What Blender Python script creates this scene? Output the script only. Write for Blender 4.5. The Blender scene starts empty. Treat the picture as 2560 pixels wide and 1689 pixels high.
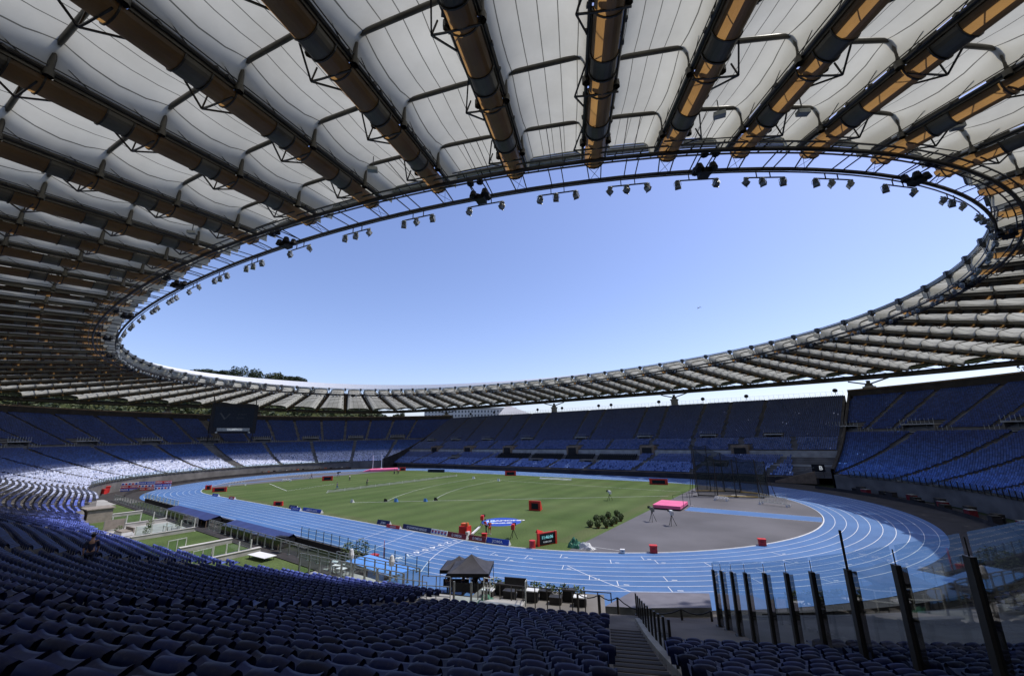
import bpy, math, random
import numpy as np
from mathutils import Vector, Matrix

# ------------------------------------------------------------------ camera, sky, sun, exposure
scn = bpy.context.scene
col = scn.collection
random.seed(7)
RNG = np.random.default_rng(11)
cam_d = bpy.data.cameras.new("camera")
cam = bpy.data.objects.new("camera", cam_d)
col.objects.link(cam)
scn.camera = cam
CX, CY, CZ = 78.964, -76.368, 12.354
YAW, PIT, ROL = 2.196046, 0.2434699, -0.0189549
F_ = Vector((math.cos(YAW) * math.cos(PIT), math.sin(YAW) * math.cos(PIT), math.sin(PIT)))
R_ = Vector((math.sin(YAW), -math.cos(YAW), 0))
U_ = R_.cross(F_)
R2 = R_ * math.cos(ROL) + U_ * math.sin(ROL)
U2 = -R_ * math.sin(ROL) + U_ * math.cos(ROL)
M = Matrix(((R2.x, U2.x, -F_.x, CX), (R2.y, U2.y, -F_.y, CY), (R2.z, U2.z, -F_.z, CZ), (0, 0, 0, 1)))
cam.matrix_world = M
cam_d.sensor_fit = 'HORIZONTAL'
cam_d.sensor_width = 36.0
cam_d.lens = 13.971
cam_d.clip_start = 0.05
cam_d.clip_end = 6000

SUN_EL, SUN_AZ = math.radians(61.0), math.radians(48.0)     # azimuth counted from +X towards +Y
sun_d = bpy.data.lights.new("sun", 'SUN')
sun_d.energy = 2.75
sun_d.angle = math.radians(0.55)
sun_d.color = (1.0, 0.965, 0.90)
sun = bpy.data.objects.new("sun", sun_d)
col.objects.link(sun)
sdir = Vector((math.cos(SUN_EL) * math.cos(SUN_AZ), math.cos(SUN_EL) * math.sin(SUN_AZ), math.sin(SUN_EL)))
sun.rotation_euler = sdir.to_track_quat('Z', 'Y').to_euler()
world = bpy.data.worlds.new("World")
scn.world = world
world.use_nodes = True
wn = world.node_tree
bg = wn.nodes['Background']
sky = wn.nodes.new('ShaderNodeTexSky')
sky.sky_type = 'NISHITA'
sky.sun_disc = False
sky.sun_elevation = SUN_EL
sky.sun_rotation = math.pi / 2 - SUN_AZ
sky.air_density = 1.0
sky.dust_density = 0.9
sky.ozone_density = 5.0
wb = wn.nodes.new('ShaderNodeMix'); wb.data_type = 'RGBA'; wb.blend_type = 'MULTIPLY'; wb.inputs[0].default_value = 1.0
wb.inputs[7].default_value = (1.10, 0.96, 1.05, 1)      # white balance of the clear sky
wn.links.new(sky.outputs[0], wb.inputs[6]); wn.links.new(wb.outputs[2], bg.inputs[0])
bg.inputs[1].default_value = 0.142
scn.view_settings.view_transform = 'Standard'
scn.view_settings.look = 'None'
scn.view_settings.exposure = 0.4
scn.view_settings.gamma = 1.0
scn.view_settings.use_curve_mapping = False
scn.render.engine = 'CYCLES'
scn.cycles.max_bounces = 6
scn.cycles.transparent_max_bounces = 12
scn.cycles.caustics_reflective = False
scn.cycles.caustics_refractive = False

# ------------------------------------------------------------------ materials
def node_mat(name):
    m = bpy.data.materials.new(name)
    m.use_nodes = True
    return m, m.node_tree, m.node_tree.nodes['Principled BSDF']

def mat(name, c, rough=0.6, metal=0.0, var=0.25, scale=1.0, c2=None, bump=0.0, spec=0.5, det=4.0, coat=0.0):
    """procedural material: base colour modulated by two noises at different scales, optional bump"""
    m, nt, p = node_mat(name)
    L = nt.links.new
    tc = nt.nodes.new('ShaderNodeTexCoord')
    n1 = nt.nodes.new('ShaderNodeTexNoise'); n1.inputs['Scale'].default_value = scale; n1.inputs['Detail'].default_value = det
    L(tc.outputs['Object'], n1.inputs['Vector'])
    cr = nt.nodes.new('ShaderNodeValToRGB')
    a = c2 if c2 else tuple(x * (1 - var) for x in c)
    b = c if c2 else tuple(min(1, x * (1 + var)) for x in c)
    cr.color_ramp.elements[0].position = 0.32; cr.color_ramp.elements[0].color = (*a, 1)
    cr.color_ramp.elements[1].position = 0.68; cr.color_ramp.elements[1].color = (*b, 1)
    L(n1.outputs['Fac'], cr.inputs[0])
    L(cr.outputs[0], p.inputs['Base Color'])
    p.inputs['Roughness'].default_value = rough
    p.inputs['Metallic'].default_value = metal
    p.inputs['Specular IOR Level'].default_value = spec
    p.inputs['Coat Weight'].default_value = coat
    if bump:
        n2 = nt.nodes.new('ShaderNodeTexNoise'); n2.inputs['Scale'].default_value = scale * 12; n2.inputs['Detail'].default_value = 3
        L(tc.outputs['Object'], n2.inputs['Vector'])
        bp = nt.nodes.new('ShaderNodeBump'); bp.inputs['Strength'].default_value = bump; bp.inputs['Distance'].default_value = 0.02
        L(n2.outputs['Fac'], bp.inputs['Height']); L(bp.outputs[0], p.inputs['Normal'])
    return m

MT = {}
MT['concrete'] = mat('concrete', (0.15, 0.14, 0.13), 0.85, var=0.3, scale=0.35, bump=0.3, det=8)
MT['concrete_light'] = mat('pale_concrete', (0.36, 0.35, 0.33), 0.8, var=0.22, scale=0.7, bump=0.2, det=8)
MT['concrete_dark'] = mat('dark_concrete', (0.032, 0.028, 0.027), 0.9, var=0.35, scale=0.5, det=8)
MT['asphalt'] = mat('asphalt', (0.112, 0.108, 0.116), 0.85, var=0.22, scale=0.12, bump=0.2, det=10)
MT['steel_dark'] = mat('dark_painted_steel', (0.038, 0.034, 0.028), 0.45, 0.2, var=0.3, scale=0.8)
MT['steel_rib'] = mat('olive_brown_steel', (0.095, 0.086, 0.066), 0.5, 0.2, var=0.35, scale=0.5)
MT['steel_grey'] = mat('grey_galvanised_steel', (0.25, 0.26, 0.245), 0.45, 0.5, var=0.25, scale=2)
MT['steel_pale'] = mat('pale_painted_steel', (0.5, 0.52, 0.48), 0.45, 0.1, var=0.15, scale=2)
MT['black'] = mat('black_plastic', (0.012, 0.012, 0.014), 0.55, var=0.3, scale=3, spec=.25)
MT['tent'] = mat('black_tent_fabric', (0.04, 0.038, 0.043), 0.55, var=0.3, scale=1.5)
MT['white'] = mat('white_paint', (0.78, 0.78, 0.78), 0.5, var=0.06, scale=3)
MT['cloth_white'] = mat('white_cloth', (0.66, 0.67, 0.68), 0.8, var=0.1, scale=4)
MT['red'] = mat('red_paint', (0.62, 0.035, 0.03), 0.4, var=0.12, scale=3)
MT['red_dark'] = mat('dark_red_print', (0.2, 0.018, 0.025), 0.5, var=0.1, scale=3)
MT['orange'] = mat('orange_plastic', (0.75, 0.16, 0.04), 0.5, var=0.1, scale=3)
MT['navy'] = mat('navy_print', (0.012, 0.022, 0.1), 0.45, var=0.15, scale=2)
MT['navy_roof'] = mat('navy_shelter_skin', (0.03, 0.045, 0.16), 0.45, var=0.2, scale=0.6)
MT['royal'] = mat('royal_blue_print', (0.02, 0.07, 0.42), 0.45, var=0.12, scale=2)
MT['skyblue'] = mat('light_blue_cloth', (0.13, 0.32, 0.78), 0.7, var=0.08, scale=2)
MT['pink'] = mat('pink_vinyl', (0.85, 0.17, 0.34), 0.45, var=0.08, scale=0.8)
MT['screen'] = mat('dark_led_screen', (0.012, 0.018, 0.028), 0.6, var=0.3, scale=2, spec=.2)
MT['skin'] = mat('skin', (0.42, 0.24, 0.16), 0.6, var=0.08, scale=6)
MT['hair'] = mat('dark_hair', (0.02, 0.014, 0.01), 0.7, var=0.2, scale=20)
MT['yellow'] = mat('yellow_padding', (0.62, 0.4, 0.07), 0.6, var=0.15, scale=2)
MT['wood'] = mat('brown_panel', (0.2, 0.14, 0.09), 0.7, var=0.25, scale=1.5)
MT['green'] = mat('green_tarpaulin', (0.03, 0.16, 0.1), 0.6, var=0.35, scale=2)
MT['terracotta'] = mat('terracotta_pot', (0.3, 0.13, 0.07), 0.8, var=0.2, scale=5)
MT['net'] = mat('dark_green_net', (0.01, 0.02, 0.017), 0.8, var=0.3, scale=2)
MT['jacket_blue'] = mat('blue_jacket', (0.03, 0.09, 0.42), 0.7, var=0.1, scale=5)
MT['jacket_navy'] = mat('navy_jacket', (0.014, 0.018, 0.05), 0.7, var=0.2, scale=5)
MT['stone_pale'] = mat('pale_render', (0.55, 0.53, 0.5), 0.8, var=0.1, scale=0.05)
MT['window'] = mat('window_glass', (0.05, 0.06, 0.08), 0.2, var=0.2, scale=0.3)
MT['aisle_dark'] = mat('dark_rubber_floor', (0.045, 0.045, 0.05), 0.8, var=0.3, scale=1.5)
MT['tarp_grey'] = mat('lilac_grey_sheeting', (0.15, 0.145, 0.175), 0.7, var=0.15, scale=1.2)
MT['sofa'] = mat('taupe_upholstery', (0.27, 0.235, 0.2), 0.8, var=0.15, scale=2)

def grass_mat(name, c1, c2, wear=None):
    m, nt, p = node_mat(name)
    L = nt.links.new
    tc = nt.nodes.new('ShaderNodeTexCoord')
    n1 = nt.nodes.new('ShaderNodeTexNoise'); n1.inputs['Scale'].default_value = 0.07; n1.inputs['Detail'].default_value = 8; n1.inputs['Roughness'].default_value = 0.62
    n2 = nt.nodes.new('ShaderNodeTexNoise'); n2.inputs['Scale'].default_value = 6; n2.inputs['Detail'].default_value = 6
    L(tc.outputs['Object'], n1.inputs['Vector']); L(tc.outputs['Object'], n2.inputs['Vector'])
    cr = nt.nodes.new('ShaderNodeValToRGB')
    cr.color_ramp.elements[0].position = 0.33; cr.color_ramp.elements[0].color = (*c1, 1)
    cr.color_ramp.elements[1].position = 0.66; cr.color_ramp.elements[1].color = (*c2, 1)
    e = cr.color_ramp.elements.new(0.8); e.color = (c2[0] * 1.5, c2[1] * 1.15, c2[2] * 1.2, 1)
    L(n1.outputs['Fac'], cr.inputs[0])
    mx = nt.nodes.new('ShaderNodeMix'); mx.data_type = 'RGBA'; mx.blend_type = 'MULTIPLY'; mx.inputs[0].default_value = 0.75
    cr2 = nt.nodes.new('ShaderNodeValToRGB')
    cr2.color_ramp.elements[0].position = 0.3; cr2.color_ramp.elements[0].color = (0.5, 0.5, 0.5, 1)
    cr2.color_ramp.elements[1].position = 0.7; cr2.color_ramp.elements[1].color = (1.2, 1.2, 1.2, 1)
    L(n2.outputs['Fac'], cr2.inputs[0]); L(cr.outputs[0], mx.inputs[6]); L(cr2.outputs[0], mx.inputs[7])
    # mowing bands across the pitch and stretched wear
    wv = nt.nodes.new('ShaderNodeTexWave'); wv.bands_direction = 'X'; wv.inputs['Scale'].default_value = 0.055; wv.inputs['Distortion'].default_value = 0.6; wv.inputs['Detail'].default_value = 2
    L(tc.outputs['Object'], wv.inputs['Vector'])
    mp = nt.nodes.new('ShaderNodeMapping'); mp.inputs['Scale'].default_value = (.05, .4, 1); L(tc.outputs['Object'], mp.inputs[0])
    n3 = nt.nodes.new('ShaderNodeTexNoise'); n3.inputs['Scale'].default_value = 1.0; n3.inputs['Detail'].default_value = 6; L(mp.outputs[0], n3.inputs['Vector'])
    ad = nt.nodes.new('ShaderNodeMath'); ad.operation = 'ADD'; L(wv.outputs['Fac'], ad.inputs[0]); L(n3.outputs['Fac'], ad.inputs[1])
    mr = nt.nodes.new('ShaderNodeMapRange'); mr.inputs[1].default_value = .2; mr.inputs[2].default_value = 1.6; mr.inputs[3].default_value = .86; mr.inputs[4].default_value = 1.12; L(ad.outputs[0], mr.inputs[0])
    m3 = nt.nodes.new('ShaderNodeMix'); m3.data_type = 'RGBA'; m3.blend_type = 'MULTIPLY'; m3.inputs[0].default_value = 1.0; L(mx.outputs[2], m3.inputs[6]); L(mr.outputs[0], m3.inputs[7])
    L(m3.outputs[2], p.inputs['Base Color'])
    p.inputs['Roughness'].default_value = 0.9; p.inputs['Specular IOR Level'].default_value = 0.15
    bp = nt.nodes.new('ShaderNodeBump'); bp.inputs['Strength'].default_value = 0.5; bp.inputs['Distance'].default_value = 0.03
    L(n2.outputs['Fac'], bp.inputs['Height']); L(bp.outputs[0], p.inputs['Normal'])
    return m
MT['grass'] = grass_mat('pitch_grass', (0.066, 0.108, 0.028), (0.108, 0.148, 0.050))
MT['grass_worn'] = grass_mat('worn_grass', (0.08, 0.11, 0.035), (0.115, 0.135, 0.055))
MT['scrub'] = grass_mat('hillside_scrub', (0.025, 0.04, 0.012), (0.075, 0.08, 0.028))

def track_mat():
    m, nt, p = node_mat('blue_running_track')
    L = nt.links.new
    tc = nt.nodes.new('ShaderNodeTexCoord')
    n1 = nt.nodes.new('ShaderNodeTexNoise'); n1.inputs['Scale'].default_value = 0.25; n1.inputs['Detail'].default_value = 9; n1.inputs['Roughness'].default_value = 0.65
    L(tc.outputs['Object'], n1.inputs['Vector'])
    cr = nt.nodes.new('ShaderNodeValToRGB')
    cr.color_ramp.elements[0].position = 0.3; cr.color_ramp.elements[0].color = (0.055, 0.140, 0.325, 1)
    cr.color_ramp.elements[1].position = 0.7; cr.color_ramp.elements[1].color = (0.078, 0.182, 0.395, 1)
    L(n1.outputs['Fac'], cr.inputs[0])
    ns = nt.nodes.new('ShaderNodeTexNoise'); ns.inputs['Scale'].default_value = 0.045; ns.inputs['Detail'].default_value = 5; ns.inputs['Distortion'].default_value = 1.2; L(tc.outputs['Object'], ns.inputs['Vector'])
    nf = nt.nodes.new('ShaderNodeTexNoise'); nf.inputs['Scale'].default_value = 1.7; nf.inputs['Detail'].default_value = 10; nf.inputs['Roughness'].default_value = .75; L(tc.outputs['Object'], nf.inputs['Vector'])
    aa = nt.nodes.new('ShaderNodeMath'); aa.operation = 'ADD'; L(ns.outputs['Fac'], aa.inputs[0]); L(nf.outputs['Fac'], aa.inputs[1])
    rr = nt.nodes.new('ShaderNodeMapRange'); rr.inputs[1].default_value = .65; rr.inputs[2].default_value = 1.35; rr.inputs[3].default_value = .82; rr.inputs[4].default_value = 1.14; L(aa.outputs[0], rr.inputs[0])
    mm = nt.nodes.new('ShaderNodeMix'); mm.data_type = 'RGBA'; mm.blend_type = 'MULTIPLY'; mm.inputs[0].default_value = 1.0; L(cr.outputs[0], mm.inputs[6]); L(rr.outputs[0], mm.inputs[7])
    L(mm.outputs[2], p.inputs['Base Color'])
    p.inputs['Roughness'].default_value = 0.62
    n2 = nt.nodes.new('ShaderNodeTexNoise'); n2.inputs['Scale'].default_value = 90
    L(tc.outputs['Object'], n2.inputs['Vector'])
    bp = nt.nodes.new('ShaderNodeBump'); bp.inputs['Strength'].default_value = 0.3; bp.inputs['Distance'].default_value = 0.004
    L(n2.outputs['Fac'], bp.inputs['Height']); L(bp.outputs[0], p.inputs['Normal'])
    return m
MT['track'] = track_mat()

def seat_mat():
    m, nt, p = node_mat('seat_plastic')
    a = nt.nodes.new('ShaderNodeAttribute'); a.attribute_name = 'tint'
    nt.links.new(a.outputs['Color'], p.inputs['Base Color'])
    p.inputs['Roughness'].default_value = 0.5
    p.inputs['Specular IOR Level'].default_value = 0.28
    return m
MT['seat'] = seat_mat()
MT['seat_near'] = mat('navy_seat_plastic', (0.008, 0.014, 0.062), 0.5, var=0.3, scale=0.9, spec=.22)
def seat_wear():
    m = MT['seat_near']; nt = m.node_tree; L = nt.links.new; p = nt.nodes['Principled BSDF']
    src = p.inputs['Base Color'].links[0].from_socket
    oi = nt.nodes.new('ShaderNodeObjectInfo'); tc = nt.nodes.new('ShaderNodeTexCoord')
    mr = nt.nodes.new('ShaderNodeMapRange'); mr.inputs[3].default_value = .55; mr.inputs[4].default_value = 1.6; L(oi.outputs['Random'], mr.inputs[0])
    ml = nt.nodes.new('ShaderNodeMix'); ml.data_type = 'RGBA'; ml.blend_type = 'MULTIPLY'; ml.inputs[0].default_value = 1; L(src, ml.inputs[6]); L(mr.outputs[0], ml.inputs[7])
    va = nt.nodes.new('ShaderNodeVectorMath'); va.operation = 'ADD'; L(tc.outputs['Object'], va.inputs[0]); L(oi.outputs['Random'], va.inputs[1])
    n = nt.nodes.new('ShaderNodeTexNoise'); n.inputs['Scale'].default_value = 9; n.inputs['Detail'].default_value = 8; n.inputs['Roughness'].default_value = .7; L(va.outputs[0], n.inputs['Vector'])
    r = nt.nodes.new('ShaderNodeValToRGB'); r.color_ramp.elements[0].position = .52; r.color_ramp.elements[0].color = (0, 0, 0, 1); r.color_ramp.elements[1].position = .78; r.color_ramp.elements[1].color = (.55, .55, .55, 1); L(n.outputs['Fac'], r.inputs[0])
    d = nt.nodes.new('ShaderNodeMix'); d.data_type = 'RGBA'; L(r.outputs[0], d.inputs[0]); L(ml.outputs[2], d.inputs[6]); d.inputs[7].default_value = (.07, .075, .10, 1); L(d.outputs[2], p.inputs['Base Color'])
    q = nt.nodes.new('ShaderNodeMapRange'); q.inputs[3].default_value = .35; q.inputs[4].default_value = .7; L(n.outputs['Fac'], q.inputs[0]); L(q.outputs[0], p.inputs['Roughness'])
seat_wear()
MT['foliage'] = None
def leaf_mat(name, a, b):
    m, nt, p = node_mat(name)
    g = nt.nodes.new('ShaderNodeNewGeometry')
    cr = nt.nodes.new('ShaderNodeValToRGB')
    cr.color_ramp.elements[0].color = (*a, 1); cr.color_ramp.elements[1].color = (*b, 1)
    nt.links.new(g.outputs['Random Per Island'], cr.inputs[0])
    nt.links.new(cr.outputs[0], p.inputs['Base Color'])
    p.inputs['Roughness'].default_value = 0.7
    return m
MT['pine'] = leaf_mat('pine_needles', (0.012, 0.026, 0.010), (0.045, 0.07, 0.022))
MT['leaf'] = leaf_mat('leaves', (0.015, 0.03, 0.010), (0.085, 0.10, 0.032))
MT['leaf_light'] = leaf_mat('sunny_leaves', (0.035, 0.06, 0.018), (0.13, 0.18, 0.06))
MT['bark'] = mat('bark', (0.09, 0.06, 0.045), 0.9, var=0.3, scale=4)

def membrane_mat():
    m, nt, p = node_mat('translucent_roof_membrane')
    L = nt.links.new
    for n in list(nt.nodes):
        if n.type != 'OUTPUT_MATERIAL': nt.nodes.remove(n)
    out = [n for n in nt.nodes if n.type == 'OUTPUT_MATERIAL'][0]
    uv = nt.nodes.new('ShaderNodeUVMap'); uv.uv_map = 'UVMap'
    sep = nt.nodes.new('ShaderNodeSeparateXYZ'); L(uv.outputs[0], sep.inputs[0])
    # weld seams: u runs across the bay in strip widths
    fr = nt.nodes.new('ShaderNodeMath'); fr.operation = 'FRACT'; L(sep.outputs[0], fr.inputs[0])
    sb = nt.nodes.new('ShaderNodeMath'); sb.operation = 'SUBTRACT'; L(fr.outputs[0], sb.inputs[0]); sb.inputs[1].default_value = 0.5
    ab = nt.nodes.new('ShaderNodeMath'); ab.operation = 'ABSOLUTE'; L(sb.outputs[0], ab.inputs[0])
    gt = nt.nodes.new('ShaderNodeMath'); gt.operation = 'LESS_THAN'; L(ab.outputs[0], gt.inputs[0]); gt.inputs[1].default_value = 0.026
    tc = nt.nodes.new('ShaderNodeTexCoord')
    ns = nt.nodes.new('ShaderNodeTexNoise'); ns.inputs['Scale'].default_value = 0.22; ns.inputs['Detail'].default_value = 7; ns.inputs['Roughness'].default_value = 0.6
    L(tc.outputs['Object'], ns.inputs['Vector'])
    cr = nt.nodes.new('ShaderNodeValToRGB')
    cr.color_ramp.elements[0].position = 0.3; cr.color_ramp.elements[0].color = (0.25, 0.242, 0.200, 1)
    cr.color_ramp.elements[1].position = 0.7; cr.color_ramp.elements[1].color = (0.315, 0.307, 0.258, 1)
    L(ns.outputs['Fac'], cr.inputs[0])
    mx = nt.nodes.new('ShaderNodeMix'); mx.data_type = 'RGBA'; L(gt.outputs[0], mx.inputs[0]); L(cr.outputs[0], mx.inputs[6]); mx.inputs[7].default_value = (0.07, 0.068, 0.055, 1)
    tr = nt.nodes.new('ShaderNodeBsdfTranslucent'); L(mx.outputs[2], tr.inputs['Color'])
    df = nt.nodes.new('ShaderNodeBsdfDiffuse'); df.inputs['Color'].default_value = (0.5, 0.5, 0.47, 1)
    L(mx.outputs[2], df.inputs['Color'])
    ad = nt.nodes.new('ShaderNodeAddShader'); L(tr.outputs[0], ad.inputs[0]); L(df.outputs[0], ad.inputs[1])
    L(ad.outputs[0], out.inputs[0])
    return m
MT['membrane'] = membrane_mat()

def trough_mat():
    m, nt, p = node_mat('bronze_translucent_sheet')
    L = nt.links.new
    out = [n for n in nt.nodes if n.type == 'OUTPUT_MATERIAL'][0]
    tc = nt.nodes.new('ShaderNodeTexCoord')
    ns = nt.nodes.new('ShaderNodeTexNoise'); ns.inputs['Scale'].default_value = 0.5; ns.inputs['Detail'].default_value = 6
    L(tc.outputs['Object'], ns.inputs['Vector'])
    cr = nt.nodes.new('ShaderNodeValToRGB')
    cr.color_ramp.elements[0].position = 0.3; cr.color_ramp.elements[0].color = (0.30, 0.16, 0.055, 1)
    cr.color_ramp.elements[1].position = 0.7; cr.color_ramp.elements[1].color = (0.45, 0.255, 0.085, 1)
    L(ns.outputs['Fac'], cr.inputs[0])
    tr = nt.nodes.new('ShaderNodeBsdfTranslucent'); L(cr.outputs[0], tr.inputs['Color'])
    p.inputs['Base Color'].default_value = (0.11, 0.095, 0.07, 1)
    p.inputs['Roughness'].default_value = 0.35
    mx = nt.nodes.new('ShaderNodeMixShader'); mx.inputs[0].default_value = 0.6
    L(p.outputs[0], mx.inputs[1]); L(tr.outputs[0], mx.inputs[2]); L(mx.outputs[0], out.inputs[0])
    return m
MT['trough'] = trough_mat()

def glass_mat(name, tint, k, rough=0.02):
    m, nt, p = node_mat(name)
    L = nt.links.new
    out = [n for n in nt.nodes if n.type == 'OUTPUT_MATERIAL'][0]
    t = nt.nodes.new('ShaderNodeBsdfTransparent'); t.inputs[0].default_value = (*tint, 1)
    g = nt.nodes.new('ShaderNodeBsdfGlossy'); g.inputs['Roughness'].default_value = rough; g.inputs['Color'].default_value = (0.9, 0.9, 0.9, 1)
    fr = nt.nodes.new('ShaderNodeFresnel'); fr.inputs[0].default_value = k
    mx = nt.nodes.new('ShaderNodeMixShader'); L(fr.outputs[0], mx.inputs[0]); L(t.outputs[0], mx.inputs[1]); L(g.outputs[0], mx.inputs[2])
    L(mx.outputs[0], out.inputs[0])
    return m
MT['glass'] = glass_mat('clear_barrier_glass', (0.80, 0.90, 0.88), 1.5)
MT['glass_dark'] = glass_mat('smoked_barrier_glass', (0.56, 0.66, 0.72), 2.1)
def mesh_mat(name, c, alpha, sc):
    m, nt, p = node_mat(name)
    L = nt.links.new
    out = [n for n in nt.nodes if n.type == 'OUTPUT_MATERIAL'][0]
    p.inputs['Base Color'].default_value = (*c, 1); p.inputs['Roughness'].default_value = 0.8
    t = nt.nodes.new('ShaderNodeBsdfTransparent')
    mx = nt.nodes.new('ShaderNodeMixShader'); mx.inputs[0].default_value = alpha
    L(t.outputs[0], mx.inputs[1]); L(p.outputs[0], mx.inputs[2]); L(mx.outputs[0], out.inputs[0])
    return m
MT['net_thin'] = mesh_mat('dark_netting', (0.01, 0.018, 0.016), 0.5, 1)
MT['net_white'] = mesh_mat('white_netting', (0.6, 0.62, 0.58), 0.55, 1)
def emit_mat(name, c, s):
    m, nt, p = node_mat(name)
    p.inputs['Base Color'].default_value = (0.02, 0.02, 0.02, 1)
    p.inputs['Emission Color'].default_value = (*c, 1); p.inputs['Emission Strength'].default_value = s
    return m
MT['led_text'] = emit_mat('cyan_led_digits', (0.25, 0.75, 0.85), 0.55)
MT['led_text_dim'] = emit_mat('dim_led_text', (0.04, 0.06, 0.09), 0.08)
MT['sign_text'] = emit_mat('pale_sign_letters', (0.6, 0.66, 0.75), 0.45)

# ------------------------------------------------------------------ mesh helpers
class MB:
    def __init__(s): s.v = []; s.f = []; s.uv = None; s.m = []
    def add(s, vs, fs, mi=0):
        o = len(s.v); s.v.extend([tuple(v) for v in vs]); s.f.extend([tuple(i + o for i in f) for f in fs]); s.m.extend([mi] * len(fs))
    def quad(s, a, b, c, d, mi=0): s.add([a, b, c, d], [(0, 1, 2, 3)], mi)
    def box(s, c, size, rz=0.0, mi=0, rx=0.0):
        hx, hy, hz = size[0] / 2, size[1] / 2, size[2] / 2
        ca, sa = math.cos(rz), math.sin(rz)
        vs = []
        for dx, dy, dz in ((-1, -1, -1), (1, -1, -1), (1, 1, -1), (-1, 1, -1), (-1, -1, 1), (1, -1, 1), (1, 1, 1), (-1, 1, 1)):
            x, y, z = dx * hx, dy * hy, dz * hz
            if rx:
                y, z = y * math.cos(rx) - z * math.sin(rx), y * math.sin(rx) + z * math.cos(rx)
            vs.append((c[0] + x * ca - y * sa, c[1] + x * sa + y * ca, c[2] + z))
        s.add(vs, [(3, 2, 1, 0), (4, 5, 6, 7), (0, 1, 5, 4), (1, 2, 6, 5), (2, 3, 7, 6), (3, 0, 4, 7)], mi)
    def bar(s, a, b, r, n=4, mi=0, r2=None, cap=False):
        a = Vector(a); b = Vector(b); d = b - a
        if d.length < 1e-6: return
        d.normalize()
        u = d.cross(Vector((0, 0, 1)))
        if u.length < 1e-3: u = d.cross(Vector((1, 0, 0)))
        u.normalize(); w = d.cross(u)
        r2 = r if r2 is None else r2
        vs = []
        for i in range(n):
            t = 2 * math.pi * (i + 0.5) / n
            vs.append(a + (u * math.cos(t) + w * math.sin(t)) * r)
        for i in range(n):
            t = 2 * math.pi * (i + 0.5) / n
            vs.append(b + (u * math.cos(t) + w * math.sin(t)) * r2)
        fs = [(i, (i + 1) % n, n + (i + 1) % n, n + i) for i in range(n)]
        if cap: fs += [tuple(range(n))[::-1], tuple(range(n, 2 * n))]
        s.add(vs, fs, mi)
    def path(s, pts, r, n=5, mi=0, closed=False):
        pts = [Vector(p) for p in pts]
        m = len(pts); rings = []
        for i in range(m):
            if closed: d = pts[(i + 1) % m] - pts[i - 1]
            else: d = pts[min(i + 1, m - 1)] - pts[max(i - 1, 0)]
            d.normalize()
            u = d.cross(Vector((0, 0, 1)))
            if u.length < 0.05: u = Vector((1, 0, 0)).cross(d) if not rings else rings[-1][1]
            u.normalize(); w = d.cross(u); w.normalize()
            rings.append((pts[i], u, w))
        o = len(s.v)
        for p, u, w in rings:
            for k in range(n):
                t = 2 * math.pi * (k + 0.5) / n
                s.v.append(tuple(p + (u * math.cos(t) + w * math.sin(t)) * r))
        for i in range(m if closed else m - 1):
            j = (i + 1) % m
            for k in range(n):
                s.f.append((o + i * n + k, o + i * n + (k + 1) % n, o + j * n + (k + 1) % n, o + j * n + k)); s.m.append(mi)
    def ball(s, c, r, nu=8, nv=5, mi=0, sz=(1, 1, 1)):
        vs = []; fs = []
        for j in range(nv + 1):
            ph = math.pi * j / nv
            for i in range(nu):
                th = 2 * math.pi * i / nu
                vs.append((c[0] + r * sz[0] * math.sin(ph) * math.cos(th), c[1] + r * sz[1] * math.sin(ph) * math.sin(th), c[2] + r * sz[2] * math.cos(ph)))
        for j in range(nv):
            for i in range(nu):
                fs.append((j * nu + i, (j + 1) * nu + i, (j + 1) * nu + (i + 1) % nu, j * nu + (i + 1) % nu))
        s.add(vs, fs, mi)
    def disc(s, c, r, n=32, ry=None, rz=0.0, mi=0):
        ry = ry or r
        vs = [(c[0] + r * math.cos(t) * math.cos(rz) - ry * math.sin(t) * math.sin(rz), c[1] + r * math.cos(t) * math.sin(rz) + ry * math.sin(t) * math.cos(rz), c[2]) for t in [2 * math.pi * i / n for i in range(n)]]
        s.add(vs, [tuple(range(n))], mi)
    def lathe(s, c, prof, n=10, mi=0):
        vs = []; fs = []
        for r, z in prof:
            for i in range(n):
                t = 2 * math.pi * i / n
                vs.append((c[0] + r * math.cos(t), c[1] + r * math.sin(t), c[2] + z))
        for j in range(len(prof) - 1):
            for i in range(n):
                fs.append((j * n + i, j * n + (i + 1) % n, (j + 1) * n + (i + 1) % n, (j + 1) * n + i))
        s.add(vs, fs, mi)
    def build(s, name, m, parent=None, smooth=False):
        me = bpy.data.meshes.new(name)
        me.from_pydata(s.v, [], s.f)
        ms = m if isinstance(m, (list, tuple)) else [m]
        for x in ms: me.materials.append(MT[x] if isinstance(x, str) else x)
        if len(ms) > 1: me.polygons.foreach_set('material_index', s.m)
        if smooth: me.polygons.foreach_set('use_smooth', [True] * len(me.polygons))
        me.update()
        o = bpy.data.objects.new(name, me)
        col.objects.link(o)
        if parent: o.parent = parent
        return o

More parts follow.
